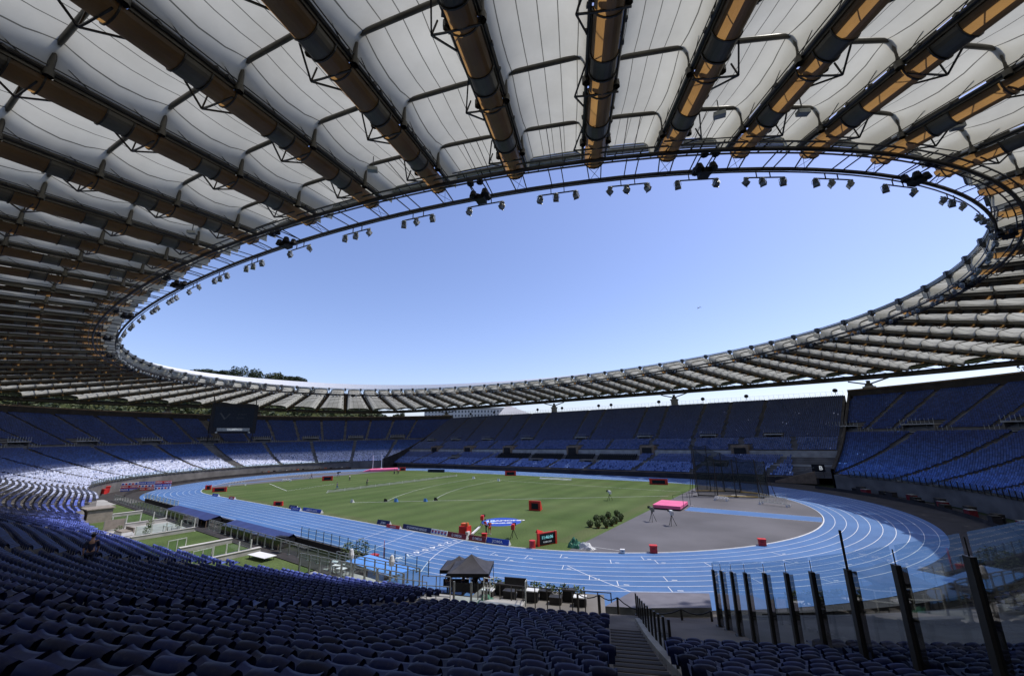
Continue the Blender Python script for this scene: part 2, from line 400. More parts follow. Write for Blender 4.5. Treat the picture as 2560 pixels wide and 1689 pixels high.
def tag(o, label=None, cat=None, group=None, kind=None):
    if label: o['label'] = label
    if cat: o['category'] = cat
    if group: o['group'] = group
    if kind: o['kind'] = kind
    return o
def thing(name, label, cat, loc=(0, 0, 0), rz=0.0, group=None):
    o = bpy.data.objects.new(name, None); col.objects.link(o)
    o.location = loc; o.rotation_euler = (0, 0, rz); o.empty_display_size = 0.2
    return tag(o, label, cat, group)
def struct(name, mb, m, smooth=False): return tag(mb.build(name, m, None, smooth), kind='structure')
def copy_tree(o, loc, rz, label=None, group=None, scale=None):
    c = o.copy(); col.objects.link(c); c.location = loc; c.rotation_euler = (0, 0, rz)
    if scale: c.scale = scale
    if label: c['label'] = label
    if group: c['group'] = group
    for ch in o.children:
        d = ch.copy(); col.objects.link(d); d.parent = c
        for g in ch.children:
            e = g.copy(); col.objects.link(e); e.parent = d
    return c
def text_part(body, size, m, parent, mat4, name='lettering', depth=0.004, align='CENTER', bold=0.0, sx=1.0):
    cu = bpy.data.curves.new('t', 'FONT'); cu.body = body; cu.size = size; cu.align_x = align; cu.align_y = 'CENTER'; cu.extrude = depth; cu.offset = bold
    cu.resolution_u = 2
    t = bpy.data.objects.new('t', cu); col.objects.link(t)
    dg = bpy.context.evaluated_depsgraph_get(); dg.update()
    me = bpy.data.meshes.new_from_object(t.evaluated_get(dg))
    bpy.data.objects.remove(t); bpy.data.curves.remove(cu)
    me.materials.clear(); me.materials.append(MT[m])
    me.transform(mat4 @ Matrix.Diagonal((sx, 1, 1, 1)))
    o = bpy.data.objects.new(name, me); me.name = name; col.objects.link(o); o.parent = parent
    return o
def frame(o, xdir, ydir):
    """matrix whose local x runs along xdir, local y along ydir, at o"""
    x = Vector(xdir).normalized(); y = Vector(ydir).normalized(); z = x.cross(y)
    return Matrix(((x.x, y.x, z.x, o[0]), (x.y, y.y, z.y, o[1]), (x.z, y.z, z.z, o[2]), (0, 0, 0, 1)))

def fast_mesh(name, V, Q, mats, midx=None, colors=None, smooth=False, uv=None):
    me = bpy.data.meshes.new(name)
    V = np.ascontiguousarray(V, np.float32); Q = np.ascontiguousarray(Q, np.int32)
    me.vertices.add(len(V)); me.vertices.foreach_set('co', V.ravel())
    n = len(Q); k = Q.shape[1]
    me.loops.add(n * k); me.loops.foreach_set('vertex_index', Q.ravel())
    me.polygons.add(n); me.polygons.foreach_set('loop_start', np.arange(0, n * k, k, dtype=np.int32))
    for m in mats: me.materials.append(MT[m])
    if midx is not None: me.polygons.foreach_set('material_index', midx.astype(np.int32))
    if smooth: me.polygons.foreach_set('use_smooth', np.ones(n, bool))
    if uv is not None:
        l = me.uv_layers.new(name='UVMap'); l.data.foreach_set('uv', uv[Q.ravel()].astype(np.float32).ravel())
    me.update(calc_edges=True)
    if colors is not None:
        a = me.color_attributes.new('tint', 'FLOAT_COLOR', 'POINT')
        a.data.foreach_set('color', np.ascontiguousarray(colors, np.float32).ravel())
    me.validate()
    return me

# ------------------------------------------------------------------ ground, track, pitch
RK, LK = 36.5, 42.195
def loop_pts(r, n=72, inner=None):
    pts = []
    for i in range(n + 1):
        a = -math.pi / 2 + math.pi * i / n
        pts.append((LK + r * math.cos(a), r * math.sin(a)))
    for i in range(n + 1):
        a = math.pi / 2 + math.pi * i / n
        pts.append((-LK + r * math.cos(a), r * math.sin(a)))
    return pts
def ring_sheet(mb, r0, r1, z, n=72, mi=0):
    a, b = loop_pts(r0, n), loop_pts(r1, n); m = len(a)
    vs = [(x, y, z) for x, y in a] + [(x, y, z) for x, y in b]
    mb.add(vs, [(i, i + m, (i + 1) % m + m, (i + 1) % m) for i in range(m)], mi)

g = MB()
g.quad((-3000, -3000, -0.35), (3000, -3000, -0.35), (3000, 3000, -0.35), (-3000, 3000, -0.35))
struct('ground', g, 'scrub')
g = MB(); ring_sheet(g, 30, 57.4, -0.03)
struct('apron', g, 'concrete_dark')
g = MB(); p = loop_pts(RK - 0.02); g.add([(x, y, 0.0) for x, y in p], [tuple(range(len(p)))])
struct('pitch', g, 'grass')
g = MB(); ring_sheet(g, RK - 0.02, 48.25, 0.004)
for i in range(40):
    a0, a1 = [math.radians(-90 + 62 * (i + j) / 40) for j in (0, 1)]
    g.add([(LK + r * math.cos(a), r * math.sin(a), 0.004) for r, a in ((48.25, a0), (51.0, a0), (51.0, a1), (48.25, a1))], [(0, 1, 2, 3)])
struct('running_track', g, 'track')
# worn strips of grass near the kerb and at the end of the pitch
g = MB()
for i in range(48):
    x0 = -42 + 84 * i / 48; x1 = -42 + 84 * (i + 1) / 48
    g.quad((x0, -36.45, 0.008), (x1, -36.45, 0.008), (x1, -34.6 + 0.2 * math.sin(i + 1), 0.008), (x0, -34.6 + 0.2 * math.sin(i), 0.008))
g.quad((52.0, -31.0, 0.008), (54.6, -30.8, 0.008), (54.3, -3, 0.008), (52.5, -3, 0.008))
g.quad((52.5, -2.9, 0.008), (54.3, -2.9, 0.008), (54.0, 20, 0.008), (52.5, 20, 0.008))
g.quad((-12, 26.2, 0.008), (36, 26.3, 0.008), (36, 27.6, 0.008), (-12, 27.8, 0.008))
struct('worn_grass_strip', g, 'grass_worn')
# asphalt D areas
def dshape(sgn, z, xe):
    pts = []
    for i in range(61):
        a = -math.pi / 2 + math.pi * i / 60
        x, y = LK + (RK - 0.12) * math.cos(a), (RK - 0.12) * math.sin(a)
        if x >= xe: pts.append((sgn * x, y, z))
    return pts if sgn > 0 else pts[::-1]
g = MB(); d1 = dshape(1, 0.012, 54.5); g.add(d1, [tuple(range(len(d1)))])
g2 = [(-x, y, z) for x, y, z in dshape(1, 0.012, 57.0)]
g.add(g2[::-1], [tuple(range(len(g2)))])
struct('asphalt_area', g, 'asphalt')
g = MB()
g.quad((60.2, -2.55, 0.018), (78.45, -2.55, 0.018), (78.45, 1.35, 0.018), (60.2, 1.35, 0.018))
g.quad((-66, -30, 0.018), (-64.3, -30.6, 0.018), (-64.5, 20, 0.018), (-66, 20, 0.018))
struct('runway', g, 'track')
# painted lines
g = MB()
for k in range(10):
    r = RK + 1.22 * k
    ring_sheet(g, r - 0.03 - (0.03 if k == 0 else 0), r + 0.03, 0.010)
def gline(a, b, w=0.06, z=0.011):
    a = Vector((a[0], a[1])); b = Vector((b[0], b[1])); d = (b - a).normalized(); n = Vector((-d.y, d.x)) * w / 2
    g.quad((a.x - n.x, a.y - n.y, z), (b.x - n.x, b.y - n.y, z), (b.x + n.x, b.y + n.y, z), (a.x + n.x, a.y + n.y, z))
gline((LK, -RK), (LK, -RK - 9 * 1.22), 0.07)
gline((28.6, -RK), (31.5, -47.4), 0.07); gline((33.2, -RK), (36.6, -47.4), 0.07)
for k in range(9):     # little box frames round the lane numbers
    y0 = -RK - 1.22 * k
    gline((40.4, y0), (40.4, y0 - 1.22), 0.02)
def curve_start(r0, r1, a0, a1, w=0.07, n=14):
    prev = None
    for i in range(n + 1):
        t = i / n; a = math.radians(a0 + (a1 - a0) * t); r = r0 + (r1 - r0) * t
        p = (LK + r * math.cos(a), r * math.sin(a))
        if prev: gline(prev, p, w, 0.0115)
        prev = p
prev = None
for i in range(16):    # curved start from the finish line, an involute of the kerb
    t = i / 15; s = t * 1.15
    p = (LK + 8.6 * (1 - math.cos(s)) * 0.9 + 0.05, -RK - 9 * 1.22 * t)
    if prev: gline(prev, p, 0.07, 0.0115)
    prev = p
curve_start(RK + 4 * 1.22, RK + 9 * 1.22, -68, -61)
for k, ph in ((1, -85.0), (2, -80.3), (2, -74.6), (3, -77), (1, -69.5), (4, -68.5), (2, -62), (1, -57), (2, -55.5), (6, -65), (7, -62), (6, -56.5), (8, -57), (3, -49), (5, -44), (7, -47), (4, -38), (8, -40), (6, -33), (2, -36)):
    a = math.radians(ph)
    r0 = RK + k * 1.22; r1 = r0 + 1.22
    gline((LK + r0 * math.cos(a), r0 * math.sin(a)), (LK + r1 * math.cos(a), r1 * math.sin(a)), 0.06, 0.0115)
    gline((LK + (r1 - .3) * math.cos(a + .01), (r1 - .3) * math.sin(a + .01)), (LK + (r1 - .25) * math.cos(a + .02), (r1 - .25) * math.sin(a + .02)), 0.12, 0.0115)
# sector lines on the grass
gline((1.5, -25.8), (53.5, 12.6), 0.10, 0.013); gline((-8, 21.3), (54, 20.3), 0.08, 0.013)
def arc(c, r, a0, a1, n=24, w=0.08):
    prev = None
    for i in range(n + 1):
        a = math.radians(a0 + (a1 - a0) * i / n); p = (c[0] + r * math.cos(a), c[1] + r * math.sin(a))
        if prev: gline(prev, p, w, 0.014)
        prev = p
arc((64, 20.4), 70.9, 180, 216.3); arc((64, 20.4), 61.2, 180, 216.3)
gline((-31.7, -23.0), (-54.9, -17.1), 0.12, 0.013); gline((-31.7, -23), (-35.2, -8), 0.12, 0.013)
# high jump fan / runway edge lines, throwing circle lines
gline((60.2, -2.6), (78.4, -2.6), 0.05, 0.02); gline((60.2, 1.4), (78.4, 1.4), 0.05, 0.02)
gline((56.4, -30.9), (60.0, -30.7), 0.06, 0.02)
struct('painted_lines', g, 'white')
# lane numbers painted before the finish line
lane_root = []
for k in range(9):
    yc = -RK - 1.22 * (k + 0.5)
    t = text_part(str(k + 1), 1.15, 'white', None, frame((41.3, yc, 0.013), (0, -1, 0), (1, 0, 0)), name='lane_number', depth=0.0, bold=0.02, sx=1.25)
    tag(t, kind='structure')
# raised white kerb along the inner edge
g = MB()
a, b = loop_pts(RK - 0.1), loop_pts(RK - 0.02); m = len(a)
vs = [(x, y, 0.0) for x, y in a] + [(x, y, 0.055) for x, y in a] + [(x, y, 0.055) for x, y in b] + [(x, y, 0.0) for x, y in b]
g.add(vs, [f for i in range(m) for f in ((i, (i + 1) % m, m + (i + 1) % m, m + i), (m + i, m + (i + 1) % m, 2 * m + (i + 1) % m, 2 * m + i), (2 * m + i, 2 * m + (i + 1) % m, 3 * m + (i + 1) % m, 3 * m + i))])
struct('track_kerb', g, 'white')

# ------------------------------------------------------------------ bowl geometry
CC, R0, DEPTH = 45.0, 57.0, 51.0
def zprof(d):
    return 2.61 + .222 * d + .004 * d * d if d < 27 else 2.61 + .222 * 27 + .004 * 729 + .47 * (d - 27)
def phi_end(r):
    # the junction wall runs from (82,44) to (91,96)
    lo, hi = 30.0, 80.0
    for _ in range(40):
        m_ = (lo + hi) / 2
        x, y = CC + r * math.cos(math.radians(m_)), r * math.sin(math.radians(m_))
        if x > 82 + (y - 44) * .173: lo = m_
        else: hi = m_
    return lo
def bulge(x): return 4.7 * (1 + math.cos(math.pi * x / CC)) / 2
NC, NS = 84, 40
def bowl_line(o):
    """points (x, y), outward normals and keys of the contour at offset o: right curve, near side, left curve"""
    r = R0 + o; pe = phi_end(r); P = []; N = []; K = []
    for i in range(NC + 1):
        a = pe + (-90 - pe) * i / NC; t = math.radians(a)
        P.append((CC + r * math.cos(t), r * math.sin(t))); N.append((math.cos(t), math.sin(t))); K.append(a)
    for i in range(1, NS):
        x = CC - 2 * CC * i / NS
        P.append((x, -(r + bulge(x)))); N.append((0.0, -1.0)); K.append(-90 - (CC - x))
    for i in range(NC + 1):
        a = -90 - (90 + pe) * i / NC; t = math.radians(a)
        P.append((-CC + r * math.cos(t), r * math.sin(t))); N.append((math.cos(t), math.sin(t))); K.append(-180 + (a + 90))
    return np.array(P), np.array(N), np.array(K)
VOM_L = [-180 - (40.8 + 14.1 * k) for k in range(8)]            # left curve vomitories (keys)
VOM_R = [60.5, 49.2, 36.2, 22.5, 8.5, -5.5, -19.5, -33.5]
LOW_AISLE = VOM_L + [-180 - 30, -180 - 16, -180 - 2] + [49.2, 36.2, 28.5, 18, 8, -2, -12, -22, -33, -44, -54.5, -65.55, -74.0, -86.3] + [-90 - (CC - x) for x in (35.5, 24, 12.5, 1, -10.5, -22, -33.5)]
UP_AISLE = [k + d for k in VOM_L + VOM_R for d in (-3.6, 3.6)]
def is_gap(key, o):
    side = -180 < key < -90
    if o < 27.2:
        for a in LOW_AISLE:
            if abs(key - a) < (0.75 if side else math.degrees(0.75 / (R0 + o))): return True
        if abs(key + 262.0) < math.degrees(1.9 / (R0 + o)) and key < -180: return True
    else:
        for a in UP_AISLE:
            if abs(key - a) < math.degrees(0.6 / (R0 + o)): return True
        if abs(key + 266.0) < math.degrees(1.6 / (R0 + o)): return True
        if o < 32.5:
            for a in VOM_L + VOM_R:
                if abs(key - a) < math.degrees(3.9 / (R0 + o)): return True
    return False
def start_off(x, y):
    """the near side terraces cut away the first rows"""
    if y > -20: return 0.0
    phi = math.degrees(math.atan2(y, x - 45))
    if x > 61:
        if phi > -46: return 0.0
        if phi > -65.2: return 12.8 if phi < -61.3 else 11.0
        return 6.2
    if x > 56.5: return 3.2
    if x > 40: return 3.2 + (56.5 - x) * .44
    if x > 33: return 10.4
    if x > 8: return 4.0 + (x - 8) * .256
    if x > -26: return 3.6 * (x + 26) / 34
    return 0.0

LOW_ROWS = [0.80 * i for i in range(34)]
UP_ROWS = [28.8 + 0.8 * i for i in range(28)]
grand = thing('grandstand', 'long concrete seating bowl sweeping round both bends and the near side of the track', 'grandstand')
lines = {}
edges = LOW_ROWS + [27.3]
V = []; Q = []
def strip(V, Q, A, za, B, zb):
    o = sum(len(v) for v in V); n = len(A)
    V.append(np.c_[A, np.zeros(n) + za]); V.append(np.c_[B, np.zeros(n) + zb])
    i = np.arange(n - 1)
    Q.append(np.c_[o + i, o + i + 1, o + n + i + 1, o + n + i])
def row_z(P, o, z):
    return np.array([0.7 if (start_off(x, y) > o + .5 and (x < 61 or math.degrees(math.atan2(y, x - 45)) < -66.6)) else z for x, y in P])
def make_terrace(rows, end, first_front, name):
    V = []; Q = []
    zp = first_front
    for i, o in enumerate(rows):
        z = zprof(o); o2 = rows[i + 1] if i + 1 < len(rows) else end
        A = bowl_line(o)[0]; B = bowl_line(o2)[0]
        za = row_z(A, o, z) if o < 20 else np.full(len(A), z)
        zpa = zp if i else np.full(len(A), first_front)
        strip(V, Q, A, zpa, A, za); strip(V, Q, A, za, B, za)
        zp = za
    zp = float(z)
    me = fast_mesh(name, np.vstack(V), np.vstack(Q), ['concrete'])
    ob = bpy.data.objects.new(name, me); col.objects.link(ob); ob.parent = grand
    return zp
zl = make_terrace(LOW_ROWS, 28.8, -0.3, 'terrace')
zu = make_terrace(UP_ROWS, DEPTH, zl, 'upper_terrace')
# rim wall
V = []; Q = []
A = bowl_line(DEPTH)[0]; B = bowl_line(DEPTH + 0.35)[0]
strip(V, Q, A, zu, A, 25.1); strip(V, Q, A, 25.1, B, 25.1); strip(V, Q, B, 25.1, B, -1)
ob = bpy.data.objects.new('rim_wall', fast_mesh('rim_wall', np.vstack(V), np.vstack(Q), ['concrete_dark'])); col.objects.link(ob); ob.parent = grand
ks = bowl_line(DEPTH)[2]
g = MB()
P_, N_, K_ = bowl_line(DEPTH + 0.1)
for i in range(0, len(P_) - 1):
    a, b = P_[i], P_[i + 1]
    L_ = math.dist(a, b); rz = math.atan2(b[1] - a[1], b[0] - a[0])
    n = max(1, int(L_ / 2.6))
    for j in range(n):
        t = (j + .5) / n; g.box((a[0] + (b[0] - a[0]) * t, a[1] + (b[1] - a[1]) * t, 25.32), (L_ / n - 0.12, 0.5, 0.42), rz)
ob = g.build('coping', 'wood', grand); ob['kind'] = 'stuff'
# stairways in the aisles
def aisle_steps(key, rows, end, w, name='stairway'):
    mb = MB()
    for i, o in enumerate(rows):
        o2 = rows[i + 1] if i + 1 < len(rows) else end
        z = zprof(o); zn = zprof(o2) if i + 1 < len(rows) else z
        mid = (o + o2) / 2
        p, n, hx = key_pos(key, mid)
        rz = math.atan2(n[1], n[0])
        mb.box((p[0] + n[0] * (o2 - o) / 4, p[1] + n[1] * (o2 - o) / 4, z + (zn - z) / 4 + 0.0), ((o2 - o) / 2 - 0.02, w, (zn - z) / 2 + 0.02), rz)
        q_, n2, _ = key_pos(key, o)
        mb.box((q_[0] + n2[0] * 0.03, q_[1] + n2[1] * 0.03, z + 0.004), (0.07, w, 0.02), rz, mi=1)
    return mb.build(name, ['aisle_dark' if key > -70 and key < -60 else 'concrete', 'concrete_dark' if key > -70 and key < -60 else 'concrete_light'], grand)
def key_pos(key, o):
    r = R0 + o
    if key >= -90: t = math.radians(key); return (CC + r * math.cos(t), r * math.sin(t)), (math.cos(t), math.sin(t)), 0
    if key > -180: x = CC - (-90 - key); return (x, -(r + bulge(x))), (0, -1), 0
    t = math.radians(key + 180 - 90); return (-CC + r * math.cos(t), r * math.sin(t)), (math.cos(t), math.sin(t)), 0
for k in LOW_AISLE:
    if k > -180 and k < -90:
        x = CC - (-90 - k); s = start_off(x, -60)
        aisle_steps(k, [o for o in LOW_ROWS if o >= s - .4], 27.3, 1.3)
    else: aisle_steps(k, [o for o in LOW_ROWS if k < -100 or k > -20 or o > start_off(CC + 60 * math.cos(math.radians(k)), 60 * math.sin(math.radians(k))) - .5], 27.3, 1.3)
for k in UP_AISLE:
    if k > -91 and k < -20: continue
    aisle_steps(k, UP_ROWS, DEPTH, 1.0)
# vomitories
def vomitory(key, parent, o0=28.6, w=6.6, zt=None, pos=None):
    if pos is None:
        p, n, _ = key_pos(key, o0); z = zprof(27.0)
    else: p, n, z = pos
    rz = math.atan2(n[1], n[0])
    mb = MB()
    c, s = math.cos(rz), math.sin(rz)
    def loc(a, b, zz): return (p[0] + a * c - b * s, p[1] + a * s + b * c, z + zz)
    mb.box(loc(3.2, 0, 1.2), (0.25, w, 2.4), rz, mi=2)                    # dark depth of the passage
    mb.box(loc(1.6, w / 2, 0.95), (3.4, 0.28, 2.3), rz)
    mb.box(loc(1.6, -w / 2, 0.95), (3.4, 0.28, 2.3), rz)
    mb.box(loc(1.5, 0, 2.05), (3.6, w + 0.5, 0.28), rz, mi=1)             # lintel slab
    mb.box(loc(1.5, 0, 0.06), (3.3, w - 0.4, 0.08), rz, mi=2)
    for b in (-w * .22, w * .2): mb.box(loc(0.6, b, 0.9), (0.12, 0.12, 2.0), rz, mi=0)
    o = mb.build('vomitory', ['concrete', 'concrete_light', 'black'], parent)
    pm = MB()
    for j in range(9):
        b = -w / 2 - 0.2 + (w + .4) * j / 8
        pm.bar(loc(-0.2, b, 2.1), loc(-0.2, b, 3.4), 0.045, 4)
    for sgn in (-1, 1):
        for j in range(4):
            b = sgn * (w / 2 + 0.7 + 0.9 * j)
            pm.bar(loc(-0.3, b, 0.2), loc(-0.3, b, 1.5), 0.04, 4)
    pm.bar(loc(-0.3, -w / 2 - 4, 0.12), loc(-0.3, w / 2 + 4, 0.12), 0.07, 4)
    pm.build('railing', 'steel_pale' if parent is grand else 'steel_grey', o)
    return o
for k in VOM_L + [60.5, 49.2, 36.2, 22.5]: vomitory(k, grand)

# straight tribune across the track
trib = thing('tribune', 'straight main tribune with white wall bands facing the camera across the pitch', 'grandstand')
def xd(y): return 82 + (y - 44) * .173 - 0.5
TA = [(49.4 + .8 * i, 1.4 + .36 * i) for i in range(7)]
TB = [(55.4 + .8 * i, 4.0 + .4 * i) for i in range(5)]
TC_ = [(60.8 + .8 * i, 7.25 + .36 * i) for i in range(9)]
TD = [(69.6 + .8 * i, 10.6 + .40 * i) for i in range(32)]
def ttier(rows, end, z0, name):
    mb = MB(); zp = z0
    for i, (y, z) in enumerate(rows):
        y2 = rows[i + 1][0] if i + 1 < len(rows) else end
        mb.quad((-xd(y), y, zp), (xd(y), y, zp), (xd(y), y, z), (-xd(y), y, z))
        mb.quad((-xd(y), y, z), (xd(y), y, z), (xd(y2), y2, z), (-xd(y2), y2, z))
        zp = z
    return mb.build(name, 'concrete', trib)
ttier(TA, 55.35, 1.3, 'lower_terrace'); ttier(TB, 60.3, 3.56, 'middle_terrace'); ttier(TC_, 69.6, 7.2, 'terrace'); ttier(TD, 95.4, 10.13, 'upper_terrace')
mb = MB()
mb.box((0, 60.55, 6.25), (2 * xd(60), 0.4, 2.0)); 
mb.build('white_wall_band', 'concrete_light', trib)
mb = MB()
mb.box((0, 60.2, 5.32), (2 * xd(60) - 2, 0.25, 0.25))
mb.box((0, 55.38, 3.75), (2 * xd(55), 0.1, 0.5))
mb.build('ledge', 'concrete_light', trib)
mb = MB(); mb.box((0, 48.9, 0.62), (2 * 79, 0.35, 1.45)); mb.box((0, 49.2, 1.35), (2 * 79, 0.5, 0.12), mi=1)
mb.build('front_wall', ['concrete_dark', 'wood'], trib)
mb = MB(); mb.box((0, 95.7, 11.4), (2 * xd(95), 0.3, 24.4))
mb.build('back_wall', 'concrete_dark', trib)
mb = MB()
for i in range(121):
    x = -90 + 1.5 * i
    mb.bar((x, 95.7, 23.4), (x, 95.7, 25.1), 0.035, 4)
for z in (24.3, 25.1): mb.bar((-90, 95.7, z), (90, 95.7, z), 0.03, 4)
mb.build('rim_railing', 'steel_grey', trib)
VD = [-79, -62, -42, -20, 6, 31, 52, 70]
VC = [-66, -45, -23, 7, 34.6, 61.7]
VB = [(-5.5, 54.6), (15.7, 54.6), (56.3, 54.2), (-48, 54.6)]
for x in VD: vomitory(0, trib, w=4.2, pos=((x, 69.3), (0, 1), 9.6))
for x in VC: 
    mb = MB(); mb.box((x, 61.6, 6.9), (4.6, 3.4, 3.5)); mb.box((x, 59.85, 6.7), (3.1, 0.25, 2.7), mi=1); mb.build('vomitory', ['wood', 'black'], trib)
for x, y in VB:
    mb = MB(); mb.box((x, y, 3.4), (5.2, 2.6, 1.9)); mb.box((x + .6, y - 1.25, 3.3), (2.6, 0.2, 1.5), mi=1); mb.build('vomitory', ['concrete', 'black'], trib)
AD = [(-45, -37.8), (-33, -27), (-22.2, -16.7), (-1.5, 2.4), (6.6, 9.5), (25.5, 27.1), (33.8, 35.2), (48.1, 47.2), (68.3, 65.5), (-62, -55), (-75, -70), (57, 56)]
def trib_gap(x, y, tier):
    if tier == 'D':
        for a, b in AD:
            xx = b + (a - b) * (y - 70) / 25
            if abs(x - xx) < 0.55: return True
        if y < 72:
            for v in VD:
                if abs(x - v) < 2.7: return True
    if tier == 'C':
        for v in VC:
            if abs(x - v) < (3.2 if y < 63.5 else 0.7): return True
        for v in (20, 48, -10, -34, 75): 
            if abs(x - v) < 0.7: return True
    if tier in 'AB':
        for v in (-70, -52, -33, -15, 2, 17, 33, 50, 68):
            if abs(x - v - (y - 49) * 0.5) < 0.8: return True
        for vx, vy in VB:
            if abs(x - vx) < 3 and abs(y - vy) < 1.7: return True
        if x > 74: return True
    return False
mb = MB()
for a, b in AD:
    for i, (y, z) in enumerate(TD):
        x = b + (a - b) * (y - 70) / 25; mb.box((x, y + 0.6, z + 0.1), (1.1, 0.4, 0.2))
ob = mb.build('stairway', 'concrete_dark', trib)
# junction walls between tribune and curves
for sg in (1, -1):
    mb = MB(); A = Vector((sg * 81.8, 43.5)); B = Vector((sg * 91.6, 98)); n = 26
    for i in range(n):
        t0, t1 = i / n, (i + 1) / n
        p0 = A.lerp(B, t0); p1 = A.lerp(B, t1)
        h0 = zprof(max(0, math.hypot(abs(p0.x) - 45, p0.y) - 57)) + 1.3; h1 = zprof(max(0, math.hypot(abs(p1.x) - 45, p1.y) - 57)) + 1.3
        for dx in (-.3, .3):
            mb.quad((p0.x + dx, p0.y, -.3), (p1.x + dx, p1.y, -.3), (p1.x + dx, p1.y, h1), (p0.x + dx, p0.y, h0))
        mb.quad((p0.x - .3, p0.y, h0), (p1.x - .3, p1.y, h1), (p1.x + .3, p1.y, h1), (p0.x + .3, p0.y, h0), mi=0)
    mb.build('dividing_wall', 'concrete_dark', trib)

# ------------------------------------------------------------------ seats
def seat_template(lod):
    """bucket seat, x = forward (towards the pitch), y = width, z = up from the tread"""
    if lod == 0:
        prof = [(-.10, .60, .86), (-.105, .675, .90), (-.075, .725, .92), (-.02, .735, .94), (.02, .70, .97), (.03, .60, 1.0), (.055, .50, 1.0), (.10, .435, 1.0), (.26, .425, 1.0), (.42, .475, 1.0), (.455, .475, .98), (.46, .42, .95)]
        ny = 7; hw = .192
        back_tail = [(-.07, .38, .8)]
        prof = back_tail + prof
    elif lod == 1:
        prof = [(-.07, .38, .85), (-.10, .69, .9), (-.03, .735, .94), (.03, .60, 1.0), (.10, .43, 1.0), (.42, .475, 1.0), (.46, .40, .95)]
        ny = 4; hw = .195
    else:
        prof = [(-.03, .30, .9), (-.06, .76, .88), (.07, .44, 1.0), (.42, .46, 1.0), (.42, .36, 1.0)]
        ny = 2; hw = .205
    V = []
    for (x, z, w) in prof:
        for j in range(ny):
            u = -1 + 2 * j / (ny - 1)
            e = abs(u) ** 3
            if ny > 2:
                lift = 0.0; fwd = 0.05 * e if z > .5 else 0.0
                if z < .5 and x > .05: lift = 0.035 * e
                drop = 0.055 * e if z > .66 else 0.0
            else: lift = fwd = drop = 0
            V.append((x + fwd, u * hw * w, z + lift - drop))
    Q = []
    for i in range(len(prof) - 1):
        for j in range(ny - 1):
            a = i * ny + j; Q.append((a, a + 1, a + ny + 1, a + ny))
    V = np.array(V); Q = np.array(Q)
    if lod == 0:   # pedestal and tube under the seat
        k = len(V)
        bx = np.array([(x, y, z) for z in (0.0, .44) for x, y in ((.02, -.03), (.14, -.03), (.14, .03), (.02, .03))])
        V = np.vstack([V, bx]); Q = np.vstack([Q, np.array([(0, 1, 5, 4), (1, 2, 6, 5), (2, 3, 7, 6), (3, 0, 4, 7)]) + k])
    return V, Q
TPL = [seat_template(i) for i in range(3)]
cam_np = np.array([CX, CY, CZ])
Fn, Rn, Un = np.array(F_), np.array(R2), np.array(U2)
def in_view(P, m=0.16):
    D = P - cam_np; d = D @ Fn; x = (D @ Rn) / np.maximum(d, .1) * 993.5 / 1280; y = (D @ Un) / np.maximum(d, .1) * 993.5 / 1280
    near = (d > 0.5)
    mm = m + 1.5 / np.maximum(d, 1)
    return near & (np.abs(x) < 1 + mm) & (np.abs(y) < .66 + mm)
SP = []; SN = []; SC = []
def resample(P, N, K, sp=.465):
    d = np.r_[0, np.cumsum(np.hypot(*np.diff(P, axis=0).T))]
    n = int(d[-1] / sp); s = (np.arange(n) + .5) * d[-1] / n
    q_ = [np.interp(s, d, P[:, 0]), np.interp(s, d, P[:, 1]), np.interp(s, d, N[:, 0]), np.interp(s, d, N[:, 1]), np.interp(s, d, K)]
    return np.array(q_).T
DEEP = np.array((.013, .038, .165)); MID = np.array((.038, .10, .32)); PALE = np.array((.48, .52, .68)); NAVY = np.array((.008, .015, .070)); SUNLIT = np.array((.11, .15, .48))  # last tint is the navy seat brightened as if in sun
for o in LOW_ROWS + UP_ROWS:
    P, N, K = bowl_line(o + 0.30)
    z = zprof(o)
    for x, y, nx, ny_, k in resample(P, N, K):
        if is_gap(k, o): continue
        if abs(k - 0) > 1e9: continue
        if o < start_off(x, y): continue
        if k > -70 and abs(k + 61.3) < math.degrees(0.35 / (R0 + o)): continue
        SP.append((x, y, z)); SN.append((-nx, -ny_))
        rr = random.random()
        if k <= -180:          # left curve: sun glare and sky light tinted into lower rows, odd dark ones
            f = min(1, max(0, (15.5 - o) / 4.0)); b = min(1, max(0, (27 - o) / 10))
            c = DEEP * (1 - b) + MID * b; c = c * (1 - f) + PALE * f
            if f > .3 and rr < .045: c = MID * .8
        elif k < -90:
            x_ = x; f = min(1, max(0, (-18 - x_) / 14)); c = NAVY * (1 - f) + PALE * f  # sun glare put into the tint towards the left end
            g_ = min(1, max(0, (start_off(x, y) + 4.5 - o) / 2.5)); c = c * (1 - g_) + np.maximum(SUNLIT, c) * g_  # front rows coloured brighter to read as sunlit
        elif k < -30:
            c = NAVY; g_ = min(1, max(0, (start_off(x, y) + 4.0 - o) / 2.0)) * min(1, max(0, (59 - x) / 3)); c = c * (1 - g_) + SUNLIT * g_  # sunlit strip painted into the front rows' tint
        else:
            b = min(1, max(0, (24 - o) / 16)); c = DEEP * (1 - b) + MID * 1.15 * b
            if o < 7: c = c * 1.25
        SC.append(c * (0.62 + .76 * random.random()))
TB1 = np.array((.075, .11, .24)); TB2 = np.array((.04, .062, .15)); TB3 = np.array((.13, .20, .42))
